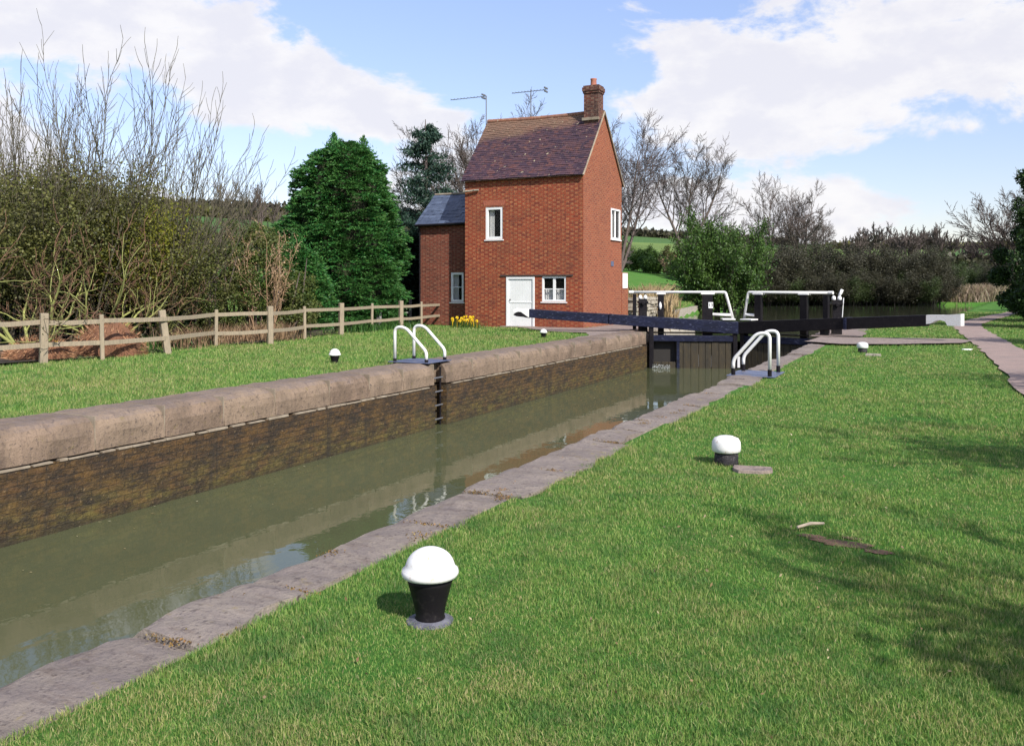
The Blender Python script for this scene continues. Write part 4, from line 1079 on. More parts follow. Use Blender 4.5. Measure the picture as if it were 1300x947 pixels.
M['spruce'] = leafmat('blue_green_spruce', [(.014,.036,.026),(.026,.06,.04),(.04,.08,.05)], .1)
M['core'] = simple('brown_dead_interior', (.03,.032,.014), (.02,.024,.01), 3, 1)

# --- big dense conifer
def blob_core(name, rx, rz, seed, parent, m, zc=.0, f=.8):
    bm = bmesh.new(); bmesh.ops.create_icosphere(bm, subdivisions=4, radius=1)
    for v in bm.verts:
        k = 1+.12*noise.noise(v.co*3+Vector((seed,0,0))); v.co = Vector((v.co.x*rx*f*k, v.co.y*rx*f*k, v.co.z*rz*f*k+zc))
    me = bpy.data.meshes.new(name); bm.to_mesh(me); bm.free(); return link(name, me, m, parent, False, True)
def conifer(loc, label, H_, Rr, seed, mat_, n=2600, name='conifer_tree', peaks=1):
    t = thing(name, label, 'conifer', loc); rs = np.random.RandomState(seed)
    mb = MB(); mb.tube([Vector((0,0,-.2)), Vector((0,0,H_*.5)), Vector((0,0,H_*.9))], [.22,.15,.03], 8); build('trunk', mb, M['bark'], t, world=False)
    def rad(zf, az):
        base = np.interp(zf, [0,.1,.25,.5,.7,.85,.94,1.0], [.88,.97,1.0,.95,.84,.68,.46,.12])
        return Rr*base*(1+.05*np.sin(az*3+seed)+.06*np.sin(az*7+zf*9)+.05*np.sin(az*5-zf*23)+.04*np.sin(az*11+zf*31))
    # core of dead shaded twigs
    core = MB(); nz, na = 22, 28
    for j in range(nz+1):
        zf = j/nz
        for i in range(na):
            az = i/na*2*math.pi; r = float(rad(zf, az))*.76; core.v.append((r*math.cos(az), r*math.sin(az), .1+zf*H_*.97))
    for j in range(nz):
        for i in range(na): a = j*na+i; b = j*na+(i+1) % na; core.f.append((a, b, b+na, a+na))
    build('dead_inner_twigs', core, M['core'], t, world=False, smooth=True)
    # fans of sprays
    allV = []; F_ = []
    off = 0
    zf = np.sqrt(rs.uniform(0, 1, n)); zf = 1-(1-rs.uniform(0, 1, n))**.8*1.0
    az = rs.uniform(0, 2*math.pi, n)
    out = []
    dirs = []
    for z_, a_ in zip(zf, az):
        r = float(rad(z_, a_))*(rs.uniform(.86, 1.0)+.34*noise.noise(Vector((3.2*math.cos(a_), 3.2*math.sin(a_)+seed, z_*12)))); c_ = np.array([r*math.cos(a_), r*math.sin(a_), .05+z_*H_*.98])
        o_ = np.array([math.cos(a_), math.sin(a_), .0]); side = np.array([-math.sin(a_), math.cos(a_), 0])
        k = rs.randint(44, 60); fl = rs.uniform(.34, .62)*min(1, .6+.6*(1-z_))
        tilt = rs.uniform(.0, .7)
        u = rs.uniform(-1, 1, k); v = rs.uniform(0, 1, k)
        p = c_ + np.outer(u*v*.75*fl, side) + np.outer(v*fl*.8-fl*.4, o_) + np.outer(.35*fl*v*(1-tilt*2)-.22*fl*np.abs(u)*v, [0,0,1])
        out.append(p); dd = o_[None]*.7 + side[None]*(u*.7)[:, None] + np.array([0,0,.25-.9*tilt*.8])[None]
        dirs.append(dd + rs.normal(0,.25,(k,3)))
    P_ = np.concatenate(out); Dd = np.concatenate(dirs)
    # pointed tips
    for kx in range(peaks):
        aa = kx*2.1+.6; pc = np.array([Rr*.35*math.cos(aa), Rr*.35*math.sin(aa), H_*.93]) if peaks > 1 else np.array([0,0,H_*.96])
        m_ = 420; q = rs.uniform(0,1,m_); pp = pc + np.stack([rs.normal(0,.26,m_)*(1-q), rs.normal(0,.26,m_)*(1-q), q*.7-.1], 1)
        P_ = np.concatenate([P_, pp]); Dd = np.concatenate([Dd, rs.normal(0,.4,(m_,3))+[0,0,.8]])
    nP = len(P_); a = Dd/np.linalg.norm(Dd, axis=1, keepdims=True)
    b = rs.normal(size=(nP,3)); b -= (b*a).sum(1,keepdims=True)*a; b /= np.linalg.norm(b,axis=1,keepdims=True)
    s_ = rs.uniform(.07,.15,(nP,1))
    V_ = np.stack([P_, P_+a*s_*.5+b*s_*.18, P_+a*s_, P_+a*s_*.5-b*s_*.18], 1).reshape(-1,3)
    link('foliage', np_mesh('foliage', V_, [np.arange(nP*4).reshape(-1,4)]), mat_, t, False)
    return t
p = V(437, 34.5); conifer((p.x, p.y, 0), 'broad dense bright green conifer left of the cottage behind the fence', 7.25, 2.1, 3, M['conifer'], 4400, peaks=3)
# lower skirt conifers on both sides of it
p = V(378, 31.5); conifer((p.x, p.y, 0), 'low green conifer growing at the left foot of the broad conifer', 2.9, 1.0, 5, M['conifer'], 1300, name='conifer_bush')
p = V(514, 39); conifer((p.x, p.y, 0), 'dark round evergreen between the broad conifer and the cottage extension', 4.3, 1.45, 6, M['spruce'], 1700, name='conifer_bush')

# --- open dark spruce behind
def spruce(loc, label, H_, seed):
    t = thing('spruce_tree', label, 'conifer', loc); rg = random.Random(seed); tr = MB(); br = MB(); pts = []
    tr.tube([Vector((0,0,-.3)), Vector((.1,0,H_*.5)), Vector((0,0,H_))], [.2,.12,.02], 8)
    z = 1.2
    while z < H_-.15:
        f = z/H_; L = (1-f)**.8*3.0*rg.uniform(.65,1.2)+.15
        for k in range(rg.randint(3,5)):
            a = rg.uniform(0, 2*math.pi); d = Vector((math.cos(a), math.sin(a), .1+.45*f)); n = 6; q = Vector((0,0,z)); P_ = [q.copy()]
            for i in range(n):
                d = (d+Vector((0,0,-.09+.03*i))+rand_dir(rg)*.08).normalized(); q = q+d*L/n; P_.append(q.copy())
            br.tube(P_, [.03*(1-i/(n+1)) for i in range(n+1)], 3)
            for i in range(1, n+1):
                for s_ in (-1, 1, 0):
                    side = d.cross(Vector((0,0,1))).normalized()*s_ if s_ else d*.5
                    l2 = (.22+L*.24*(1-i/(n+1)))
                    for m_ in range(8):
                        w = rg.random(); pts.append(P_[i]+(side+d*.6)*l2*w+Vector((0,0,-.12*w*l2-rg.random()*.14)))
        z += rg.uniform(.2,.42)
    build('trunk', tr, M['bark'], t, world=False); build('branches', br, M['twig_dark'], t, world=False)
    foliage('foliage', [tuple(q) for q in pts], .2, seed, M['spruce'], t, aspect=.3, jit=.05, per=1, droop=(0,0,-.4))
p = V(540, 45); spruce((p.x, p.y, tz(p.x,p.y)), 'dark open branched spruce rising behind the cottage extension', zat(152, p.x, p.y)-tz(p.x,p.y), 4)
p = V(572, 47); spruce((p.x, p.y, tz(p.x,p.y)), 'shorter dark spruce just behind the left eave of the cottage', 6.6, 9)

# --- bare trees
PB = dict(num=[7,6,5,4], segs=[6,5,4,3,2], up=[.02,.10,.08,.06,.04], wob=[.07,.14,.18,.2,.2], start=[.28,.2,.15,.1], ang=[36,36,38,38], ratio=[.62,.6,.6,.58],
          rr=[.55,.55,.55,.6], rmin=.012, leaf_lvl=3, nodown=True)
def bare(loc, label, H_, seed, spread=36, rmin=.014, dens=None, lean=(0,0,1), group=None, name='bare_tree', stems=None, m='twig', forks=5):
    P = dict(PB); P['rmin'] = rmin; P['ang'] = [spread, spread, 38, 38]
    if dens: P['num'] = dens
    rl = random.Random(seed); st = stems
    if not st:
        th = .24*H_; st = [((0,0,-.3), lean, th+.5, H_*.02)]
        for i in range(forks):
            a_ = i/forks*6.283+rl.uniform(-.4,.4); q_ = (.18 if i == 0 else rl.uniform(.4,.8)); st.append(((0,0,th-.2-.12*rl.random()*H_), (math.cos(a_)*q_, math.sin(a_)*q_, 1), H_*rl.uniform(.5,.66), H_*.011))
    T, tr = make_tree(name, label, 'bare tree', P, seed, loc, st, M['bark'], M[m], group=group)
    mz = max(v[2] for v in (tr.twig.v or tr.trunk.v)); k = H_/mz; T.scale = (k,)*3
    return T
p = V(628, 66); z = tz(p.x,p.y); bare((p.x,p.y,z), 'tall bare tree spreading behind the left half of the cottage roof', zat(118,p.x,p.y)-z, 12, 42, .016, [8,6,6,5], group='bare trees behind the cottage')
p = V(588, 62); z = tz(p.x,p.y); bare((p.x,p.y,z), 'bare tree between the dark spruce and the cottage roof', zat(142,p.x,p.y)-z, 15, 40, .016, [7,6,6,4], group='bare trees behind the cottage')
p = V(786, 60); z = tz(p.x,p.y); bare((p.x,p.y,z), 'fine twigged bare tree close behind the right gable of the cottage', zat(128,p.x,p.y)-z, 27, 40, .015, [8,7,6,4], m='twig_grey', group='bare trees behind the cottage')
p = V(872, 100); z = tz(p.x,p.y)
bare((p.x,p.y,z), 'tall bare tree with forked trunk standing on the field skyline', zat(166,p.x,p.y)-z, 31, 36, .022, [8,7,6,4], group='bare trees beyond the water',
     stems=[((0,0,-.5),(.05,0,1),5.0,.34),((0,0,3.2),(-.45,-.25,1),8.6,.24),((0,0,3.5),(.42,.3,1),9.2,.26),((0,0,4.0),(.0,.1,1),9.5,.18)])
p = V(1000, 104); z = tz(p.x,p.y)
bare((p.x,p.y,z), 'bare double stemmed tree above the dark thicket right of centre', zat(218,p.x,p.y)-z, 41, 38, .022, [8,7,6,4], group='bare trees beyond the water',
     stems=[((-.6,0,-.3),(-.2,-.1,1),9.5,.24),((1.2,0,-.3),(.25,.1,1),9,.22),((.2,0,-.3),(.02,.1,1),8.5,.16)])
for i, (px, d_, py, sd) in enumerate(((905,112,250,51),(952,108,262,52),(1040,118,262,53))):
    p = V(px, d_); z = tz(p.x,p.y)
    bare((p.x,p.y,z), ['low bare tree right of the skyline tree above the green bush','bare tree just left of the double stemmed tree','bare tree just right of the double stemmed tree'][i], zat(py,p.x,p.y)-z, sd, 40, .022, [6,5,5,4], group='bare trees beyond the water')
# small distant bare trees on the right horizon (copies of one)
src = None
far = [(1088,300),(1108,292),(1132,300),(1152,298),(1172,296),(1186,293),(1202,303),(1232,310),(1262,308)]
ordw = ['first','second','third','fourth','fifth','sixth','seventh','eighth','ninth','tenth','eleventh','twelfth','thirteenth','fourteenth','fifteenth','sixteenth']
for i, (px, py) in enumerate(far):
    py -= 11
    d_ = 150+9*((i*5) % 7); p = V(px, d_); z = tz(p.x,p.y); h = zat(py,p.x,p.y)-z
    lab = 'small distant bare tree on the right horizon, %s from the left' % ordw[i]
    if src is None:
        src = bare((p.x,p.y,z), lab, h, 61, 38, .07, [6,6,5], group='distant bare trees on the right horizon'); k0 = src.scale[0]/h
    else: copy_tree(src, (p.x,p.y,z), i*1.3, (k0*h,)*3, lab)
p = V(328, 120); z = tz(p.x,p.y); bare((p.x,p.y,z), 'small bare tree on the left skyline between the tangled shrubs and conifer', zat(224,p.x,p.y)-z, 71, 22, .03, [7,6,5])

# --- shrubs
PS = dict(num=[7,5,4], segs=[6,4,3,2], up=[.02,.08,.08,.05], wob=[.13,.2,.25,.25], start=[.2,.15,.1], ang=[34,38,40], ratio=[.5,.5,.5], rr=[.6,.6,.6], rmin=.012, leaf_lvl=1, split=0, tap=.3)
def shrub(name, label, cat, loc, H_, W_, seed, nst, mtw, leaf, group=None, rmin=.012, num=None, mtr=None, tw=.5, up=None):
    P = dict(PS); P['rmin'] = rmin
    if num: P['num'] = num
    if up: P['up'] = up
    rg = random.Random(seed); st = []
    for i in range(nst):
        a = rg.uniform(0, 6.283); q = rg.random()**.5; tilt = q*tw
        st.append(((math.cos(a)*W_*.25*q, math.sin(a)*W_*.25*q, -.1), (math.cos(a)*tilt, math.sin(a)*tilt, 1), H_*rg.uniform(.55,.95)*(1-.25*q), .02+H_*.006))
    return make_tree(name, label, cat, P, seed, loc, st, mtr or mtw, mtw, leaf, group)
# far bank thicket: three kinds, copied
protos = []
for i in range(3):
    leaf = dict(m=[M['dleaf'], M['dleaf'], M['dleaf2']][i], size=.13, per=[7,6,8][i], jit=.26)
    protos.append((i, 5.6, leaf))
tk = [(896,80,302,2),(932,86,318,0),(958,84,300,1),(985,88,308,0),(1012,85,306,1),(1040,87,308,2),(1066,86,310,0),(1092,85,312,1),(1118,86,309,0),(1146,85,312,1),(1172,84,313,0),(1194,87,318,2),(1222,104,330,1),(1246,100,334,2),(1275,96,328,0)]
made = {}
for i, (px, d_, py, kd) in enumerate(tk):
    p = V(px, d_); p.z = max(tz(p.x, p.y), -.3); h = zat(py, p.x, p.y)-p.z
    lab = 'dark leafless thicket bush on the far bank, %s from the left' % ordw[i]
    if kd not in made:
        o, T = shrub('thicket_bush', lab, 'bush', p, 5.6, 5.0, 80+kd, 22, M['twig_dark'], protos[kd][2], 'dark thicket bushes on the far bank', rmin=.022, num=[7,5,4])
        mz = max(v[2] for v in T.twig.v); made[kd] = (o, mz); o.scale = (h/mz,)*3
    else:
        o, mz = made[kd]; k = h/mz; copy_tree(o, p, i*1.1, (k*1.05, k*1.05, k), lab)
# second row to close the base of the thicket
for i, px in enumerate((945,972,1000,1027,1053,1080,1105,1132,1160,1184)):
    d_ = 82.5; p = V(px, d_); p.z = max(tz(p.x,p.y), -.3); o, mz = made[i % 3]; k = 3.4/mz
    copy_tree(o, p, i*2.3, (k*1.5, k*1.5, k), 'low dark bush at the water edge of the far bank, %s from the left' % ordw[i])
# green leafy bush tree on the left bank of the pound
p = V(915, 62); p.z = tz(p.x,p.y)
o, T = shrub('leafy_bush', 'tall fresh green leafy bush on the bank beyond the gates', 'bush', p, 6.4, 5.0, 101, 26, M['twig_dark'], dict(m=M['gorse'], size=.17, per=6, jit=.2), rmin=.016, tw=.75)
mz = max(v[2] for v in T.twig.v); k = (zat(264,p.x,p.y)-p.z)/mz; o.scale = (k*.8,k*.8,k)
# bushes and hedge at the top of the green field
fb = [(796,118,306,'olive'),(812,112,312,'gorse'),(828,108,322,'gorse'),(846,112,312,'olive'),(862,104,316,'twig'),(878,98,322,'gorse')]
fsrc = {}
for i, (px, d_, py, kd) in enumerate(fb):
    p = V(px, d_); p.z = tz(p.x,p.y); h = zat(py,p.x,p.y)-p.z
    lab = '%s hedge bush at the top of the field, %s from the cottage' % ({'olive':'olive green','gorse':'bright green','twig':'pale brown'}[kd], ordw[i])
    if kd not in fsrc:
        lf = {'olive':dict(m=M['oleaf'],size=.26,per=6,jit=.25),'gorse':dict(m=M['gorse'],size=.26,per=6,jit=.25),'twig':dict(m=M['bracken'],size=.2,per=1,jit=.2)}[kd]
        o, T = shrub('hedge_bush', lab, 'bush', p, 5, 5, 120+i, 16, M['twig'], lf, 'hedge bushes along the top of the field', rmin=.025)
        mz = max(v[2] for v in T.twig.v); fsrc[kd] = (o, mz); o.scale = (h/mz*1.2,h/mz*1.2,h/mz)
    else:
        o, mz = fsrc[kd]; copy_tree(o, p, i*1.7, (h/mz*1.2,h/mz*1.2,h/mz), lab)

# far woods reading as one mass: ridge tree line and hedgerows on the hills
def wood_line(name, pts_px, d0, hgt, n, seed, label, m, size=2.2):
    rs = np.random.RandomState(seed); P_ = []
    for i in range(n):
        u = rs.uniform(0, 1)*(len(pts_px)-1); k = min(int(u), len(pts_px)-2); f = u-k
        px = pts_px[k][0]*(1-f)+pts_px[k+1][0]*f; d_ = d0*(1+rs.uniform(-.02,.02)); p = V(px, d_)
        z = tz(p.x,p.y); hh = hgt*(.7+.3*math.sin(px*.7)+rs.uniform(-.15,.15)); P_.append((p.x,p.y,z+rs.uniform(0,1)*hh))
    V_, f_ = leaves_np(P_, size, seed, aspect=.8)
    o = link(name, np_mesh(name, V_, [f_]), m); tag(o, label, 'trees', kind='stuff')
wood_line('ridge_wood', [(150,0),(380,0),(560,0)], 425, 5, 30000, 1, 'dark line of trees along the left hill crest', M['dleaf'], 1.8)
wood_line('hill_hedge', [(150,0),(380,0)], 300, 3.0, 7000, 2, 'hedge crossing the hillside field on the left', M['oleaf'], 1.5)
wood_line('skyline_hedge', [(780,0),(900,0),(1010,0)], 330, 2.2, 7000, 3, 'brown hedge on the skyline right of the cottage', M['dleaf'], 1.5)
wood_line('far_hedge', [(1050,0),(1180,0),(1320,0)], 300, 1.3, 5000, 4, 'hedgerow across the far fields on the right', M['oleaf'], 1.6)
wood_line('valley_wood', [(1150,0),(1220,0),(1330,0)], 150, 3.2, 16000, 5, 'dark green wood beyond the thicket at far right', M['dleaf'], 1.1)

# --- left side tangle
p = V(60, 24); 
PT = dict(num=[9,6], segs=[8,6,3], up=[.03,.13,.10], wob=[.09,.13,.18], start=[.22,.15], ang=[24,30], ratio=[.5,.36], rr=[.6,.6], rmin=.008, leaf_lvl=1, split=0, tap=.4, end=.25)
def tangle(label, px, d_, nst, H_, seed, lean, W_=2.2, leaf=None, sz=(.62,1.0), lz=.6, fan=.42):
    rg = random.Random(seed); p = V(px, d_); T = Tree(seed, PT)
    for i in range(nst):
        a = rg.uniform(0, 6.283); q = rg.random()**.6
        T.branch(Vector((math.cos(a)*W_*.4*q, math.sin(a)*W_*.4*q, -.1)), Vector((math.cos(a)*q*fan+lean[0], math.sin(a)*q*fan+lean[1], 1)).normalized(), H_*rg.uniform(*sz)*(1-.15*q), .024, 0)
    t = thing('tangled_shrub', label, 'shrub', p, 'tall tangled shrubs behind the fence')
    build('stems', T.trunk, M['shoot'], t, world=False); build('twigs', T.twig, M['shoot'], t, world=False)
    mz = max(v[2] for v in T.trunk.v)
    P_ = [tuple(q) for q in T.pts if q.z < mz*lz*rg.uniform(.75,1.15)]
    foliage('foliage', P_, leaf['size'], seed, leaf['m'], t, jit=leaf['jit'], per=leaf['per'])
yl = dict(m=M['yleaf'], size=.075, per=20, jit=.24); ol = dict(m=M['oleaf'], size=.075, per=24, jit=.28)
tangle('tall twiggy bare shrub at the far left edge behind the fence', 2, 21.5, 18, 7.0, 201, (0,0), leaf=ol)
tangle('twiggy shrub with tall straight shoots, second from the left edge', 70, 22.5, 20, 7.6, 202, (.0,0), leaf=ol)
tangle('twiggy shrub with straight shoots, third from the left edge', 135, 24, 17, 6.8, 203, (.10,.05), leaf=yl)
tangle('lower shrub whose bare wands lean right towards the conifer', 180, 24.5, 14, 6.2, 204, (.42,.22), leaf=ol, lz=.42, fan=.35)
for i, (px, d_, H_, W_, lab) in enumerate(((25,27,5.4,3.2,'yellow green budding shrub at far left behind the bare shoots'),(105,28,5.3,3.0,'yellow green budding shrub behind the tallest bare shoots'),(172,29,4.6,2.6,'yellow green budding shrub sloping down towards the hedge'))):
    p = V(px, d_); o, T = shrub('budding_shrub', lab, 'shrub', p, H_, W_, 230+i, 18, M['twig'], dict(m=M['yleaf'], size=.1, per=14, jit=.28), 'yellow green shrubs at left', rmin=.012, tw=.3)
    mz = max(v[2] for v in T.twig.v); o.scale = (H_/mz,)*3
# dark evergreen hedge masses behind the fence
def mass(name, label, px, d_, H_, Rx, seed, m, n=16000, leafs=.09, dx=1.0, group=None, asp=.6):
    p = V(px, d_); t = thing(name, label, 'hedge', (p.x,p.y,tz(p.x,p.y)), group, rz=YAW); rs = np.random.RandomState(seed)
    # woody interior stems
    mb = MB(); rg = random.Random(seed)
    for i in range(26):
        a = rg.uniform(0,6.28); q = rg.random(); b = Vector((math.cos(a)*Rx*.7*q*dx, math.sin(a)*Rx*.5*q, 0)); e = b*1.35+Vector((0,0,H_*rg.uniform(.5,.9)))
        mb.tube([b, b.lerp(e,.5)+rand_dir(rg)*.2, e], [.04,.03,.012], 5)
    build('stems', mb, M['bark'], t, world=False)
    cl = 90; P_ = []
    for i in range(cl):
        a = rs.uniform(0, 6.283); e = math.acos(rs.uniform(-.0, 1)); c_ = np.array([math.cos(a)*math.sin(e)*Rx*dx*.82, math.sin(a)*math.sin(e)*Rx*.8, .25+math.cos(e)*(H_-.6)*rs.uniform(.8,1.05)])
        r = rs.uniform(.3,.62)*(.5+.12*Rx); k = n//cl; v = rs.normal(size=(k,3)); v /= np.linalg.norm(v,axis=1,keepdims=True); P_.append(c_+v*r*rs.uniform(.55,1.05,(k,1))*[1.2,1.2,.8])
    P_ = np.concatenate(P_); P_ = P_[P_[:,2] > 0.0]
    foliage('foliage', P_, leafs, seed, m, t, aspect=asp)
    return t
mass('evergreen_hedge', 'dark glossy hedge between the tangled shrubs and the conifer', 318, 28.5, 3.9, 1.8, 301, M['oleaf2'], 34000, .08, 1.3)
mass('evergreen_hedge', 'dark glossy hedge below the leaning bare wands', 235, 27, 4.0, 2.0, 302, M['oleaf2'], 36000, .075, 1.3)
mass('evergreen_hedge', 'shaded dark hedge behind the twiggy shrubs on the left', 130, 25.5, 2.5, 2.1, 303, M['ivy'], 20000, .1, 1.3)
mass('evergreen_hedge', 'dark hedge at the far left edge behind the shrubs', 20, 24.5, 2.5, 2.3, 304, M['ivy'], 20000, .1, 1.3)
mass('evergreen_hedge', 'dark ivy mass filling the gap right of the broad conifer', 498, 41, 3.0, 1.2, 305, M['ivy'], 9000, .12)
# dead bracken-coloured climber
p = V(334, 27.0); rs = np.random.RandomState(3); t = thing('dead_climber', 'pale brown dead climber hanging over the hedge beside the conifer', 'dead plant', (p.x,p.y,0), rz=YAW)
T = Tree(9, dict(PS, rmin=.007, num=[5,4,3], ratio=[.35,.45,.4]))
for i in range(9):
    a = rs.uniform(0,6.28); T.branch(Vector((math.cos(a)*.3, math.sin(a)*.3, 0)), Vector((math.cos(a)*.12, math.sin(a)*.12, 1)).normalized(), rs.uniform(2.0,3.0), .02, 0)
build('stems', T.trunk, M['bracken'], t, world=False); build('twigs', T.twig, M['bracken'], t, world=False)
foliage('dead_leaves', [tuple(q) for q in T.pts], .05, 5, M['bracken'], t, jit=.08, per=1)

# pale lichen-covered coppice branches with rusty tips at the front left
def coppice(px, d_, label, seed, H_):
    p = V(px, d_); t = thing('lichened_shrub', label, 'shrub', (p.x,p.y,0), 'pale lichened shrubs behind the fence')
    rg = random.Random(seed); P_ = []; TW = MB()
    for i in range(7):
        T = Tree(seed*10+i, dict(num=[5,4,3], segs=[7,6,4,3], up=[.03,.05,.10,.08], wob=[.28,.3,.3,.25], start=[.25,.15,.1], ang=[50,48,45], ratio=[.62,.55,.45], rr=[.62,.6,.6], rmin=.009, leaf_lvl=2, split=1, tap=.25))
        a = i/7*6.28+rg.random(); T.branch(Vector((math.cos(a)*.12, math.sin(a)*.12, 0)), Vector((math.cos(a)*.9, math.sin(a)*.9, .9)).normalized(), H_*rg.uniform(.6,1), .042, 0)
        lb = build('limb', T.trunk, M['lime_bark'], t, world=False, smooth=True); o0 = len(TW.v); TW.v += T.twig.v; TW.f += [tuple(i_+o0 for i_ in f_) for f_ in T.twig.f]; P_ += [tuple(q) for q in T.pts]
    build('crown', TW, M['red_twig'], t, world=False)
    foliage('buds', P_, .045, seed, M['oleaf'], t, jit=.05, per=1)
coppice(40, 19.8, 'yellow lichened twisted shrub with rusty twigs at the left edge', 401, 3.1)
coppice(128, 22.0, 'yellow lichened twisted shrub behind the straw heap', 402, 3.0)
coppice(205, 24.5, 'smaller yellow lichened shrub right of the straw heap', 403, 2.4)

# leaf litter ground, coloured dark to stand in for shade under the shrubs
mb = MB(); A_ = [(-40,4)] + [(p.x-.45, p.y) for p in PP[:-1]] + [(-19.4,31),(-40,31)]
mb.poly([(x, y, .035) for x, y in A_]); tag(build('litter_shade_sheet', mb, M['litter']), kind='structure')
# straw heap
def heap(px, py, dd, label, rx, h, seed, rz_=0):
    nst = 2400
    q = G(px, py); q = q + Vector((-sy, cy, 0))*dd
    t = thing('straw_heap', label, 'heap', (q.x,q.y,0), 'rusty straw heaps')
    bm = bmesh.new(); bmesh.ops.create_icosphere(bm, subdivisions=4, radius=1)
    for v in bm.verts:
        k = 1+.18*noise.noise(v.co*2.3+Vector((seed,0,0)))+.06*noise.noise(v.co*9); v.co = Vector((v.co.x*rx*k, v.co.y*rx*.8*k, max(v.co.z,-.1)*h*k))
    me = bpy.data.meshes.new('heap'); bm.to_mesh(me); bm.free(); link('heap_body', me, M['straw'], t, False, True)
    rs = np.random.RandomState(seed); n = nst; v = rs.normal(size=(n,3)); v /= np.linalg.norm(v,axis=1,keepdims=True); v[:,2] = np.abs(v[:,2])
    foliage('loose_straw', v*[rx*1.04,rx*.84,h*1.03], .13, seed, M['strawleaf'], t, aspect=.07)
M['straw'] = simple('rusty_straw', (.2,.09,.045), (.13,.06,.035), 9, .95, 30, .9, .03)
M['strawleaf'] = leafmat('straw_stalks', [(.26,.12,.06),(.38,.19,.1),(.46,.27,.15)], .1)
heap(112, 456, 1.0, 'mounded rusty brown straw heap seen through the left fence rails', .78, .72, 1)
heap(18, 461, 1.0, 'low brown straw heap at the left edge behind the fence', .7, .4, 2)

# dry stalks at the fence foot: uncountable
def stalks(name, regs, seed, label, m, hgt, w):
    rs = np.random.RandomState(seed); Vs = []
    for (x0,y0,x1,y1,n,sp) in regs:
        u = rs.uniform(0,1,n); X = x0+(x1-x0)*u+rs.normal(0,sp,n); Y = y0+(y1-y0)*u+rs.normal(0,sp,n)
        Z = terr(X, Y); h = hgt*rs.uniform(.35,1.15,n); lx, ly = rs.normal(0,.35,n)*h, rs.normal(0,.35,n)*h; a = rs.uniform(0,6.28,n)
        b = np.stack([X,Y,Z],1); s = np.stack([np.cos(a)*w, np.sin(a)*w, np.zeros(n)],1); tip = b+np.stack([lx,ly,h],1); mid = b+np.stack([lx*.3,ly*.3,h*.6],1)
        Vs.append(np.stack([b-s,b+s,mid+s*.7,tip,mid-s*.7],1).reshape(-1,3))
    V_ = np.concatenate(Vs); o = link(name, np_mesh(name, V_, [np.arange(len(V_)).reshape(-1,5)]), m); tag(o, label, 'plants', kind='stuff'); return o
a, b = G(200,447), G(300,436); c_, d2 = G(300,436), G(360,431)
off_ = Vector((-sy,cy,0))*.5
stalks('dry_stalks', [(a.x+off_.x,a.y+off_.y,b.x+off_.x,b.y+off_.y,900,.3),(c_.x+off_.x,c_.y+off_.y,d2.x+off_.x,d2.y+off_.y,1100,.3)], 4, 'pale dry stalks behind the fence foot', M['bracken'], .55, .006)
q, q2 = G(440,424), G(515,416)
stalks('fence_weeds', [(q.x,q.y,q2.x,q2.y,1600,.35),(G(150,448).x-.3,G(150,448).y+.6,G(240,441).x-.3,G(240,441).y+.6,1200,.3)], 6, 'green weeds and nettles growing along the fence foot', M['gleaf'], .3, .012)
stalks('reeds', [(float(xl(44))-2.0,44,float(xl(54))-2.0,54,2600,.5),(float(xl(36))-.9,37,float(xl(44))-.9,44,500,.3)], 7, 'tan dry reeds on the bank beyond the left gate', M['reed'] if 'reed' in M else leafmat('tan_reeds', [(.42,.3,.16),(.55,.42,.24),(.3,.22,.11)], .2), 1.3, .02)
q, q2 = V(1206,85), V(1256,85)
stalks('far_reeds', [(q.x,q.y,q2.x,q2.y,5000,.8)], 8, 'pinkish tan reeds on the far bank beside the thicket', leafmat('pink_reeds', [(.33,.24,.18),(.42,.32,.25),(.22,.2,.1)], .2), 1.6, .03)

# daffodils
M['daff'] = simple('daffodil_yellow', (.85,.62,.02), (.8,.5,.01), 6, .6, bst=0)
def daffodils(px, py, dd, n, label, seed, spread):
    q = G(px, py)+Vector((-sy,cy,0))*dd; t = thing('daffodil_clump', label, 'daffodils', (q.x,q.y,0), 'daffodil clumps'); rs = np.random.RandomState(seed)
    N = n*16; X = rs.normal(0,spread,N); Y = rs.normal(0,.16,N); h = rs.uniform(.22,.42,N); a = rs.uniform(0,6.28,N); w = .009
    b = np.stack([X,Y,np.zeros(N)],1); s = np.stack([np.cos(a)*w,np.sin(a)*w,np.zeros(N)],1); tip = b+np.stack([rs.normal(0,.08,N),rs.normal(0,.08,N),h],1)
    V_ = np.stack([b-s,b+s,tip],1).reshape(-1,3); link('leaves', np_mesh('l', V_, [np.arange(N*3).reshape(-1,3)]), M['gorse'], t, False)
    src = None
    for i in range(n):
        loc = (rs.normal(0,spread), rs.normal(0,.14), rs.uniform(.22,.5))
        if src is None:
            mb = MB()
            for k in range(6):
                a_ = k/6*6.283; d = Vector((math.cos(a_),0,math.sin(a_))); sd = Vector((-math.sin(a_),0,math.cos(a_)))
                mb.poly([Vector((0,0,0)), d*.035+sd*.02, d*.07, d*.035-sd*.02])
            mb.tube([Vector((0,0,0)), Vector((0,-.05,.0))], [.018,.028], 8); mb.tube([Vector((0,.01,0)), Vector((0,.02,-.36))], .006, 4)
            src = build('flower', mb, M['daff'], t, world=False)
            src.location = loc
        else:
            c_ = src.copy(); COL.objects.link(c_); c_.parent = t; c_.location = loc; c_.rotation_euler.z = rs.uniform(-.8,.8)+.3
daffodils(592, 417, .3, 18, 'yellow daffodil clump in the grass at the cottage corner', 1, .36)
daffodils(44, 458, .7, 6, 'few yellow daffodils behind the fence at far left', 2, .18)

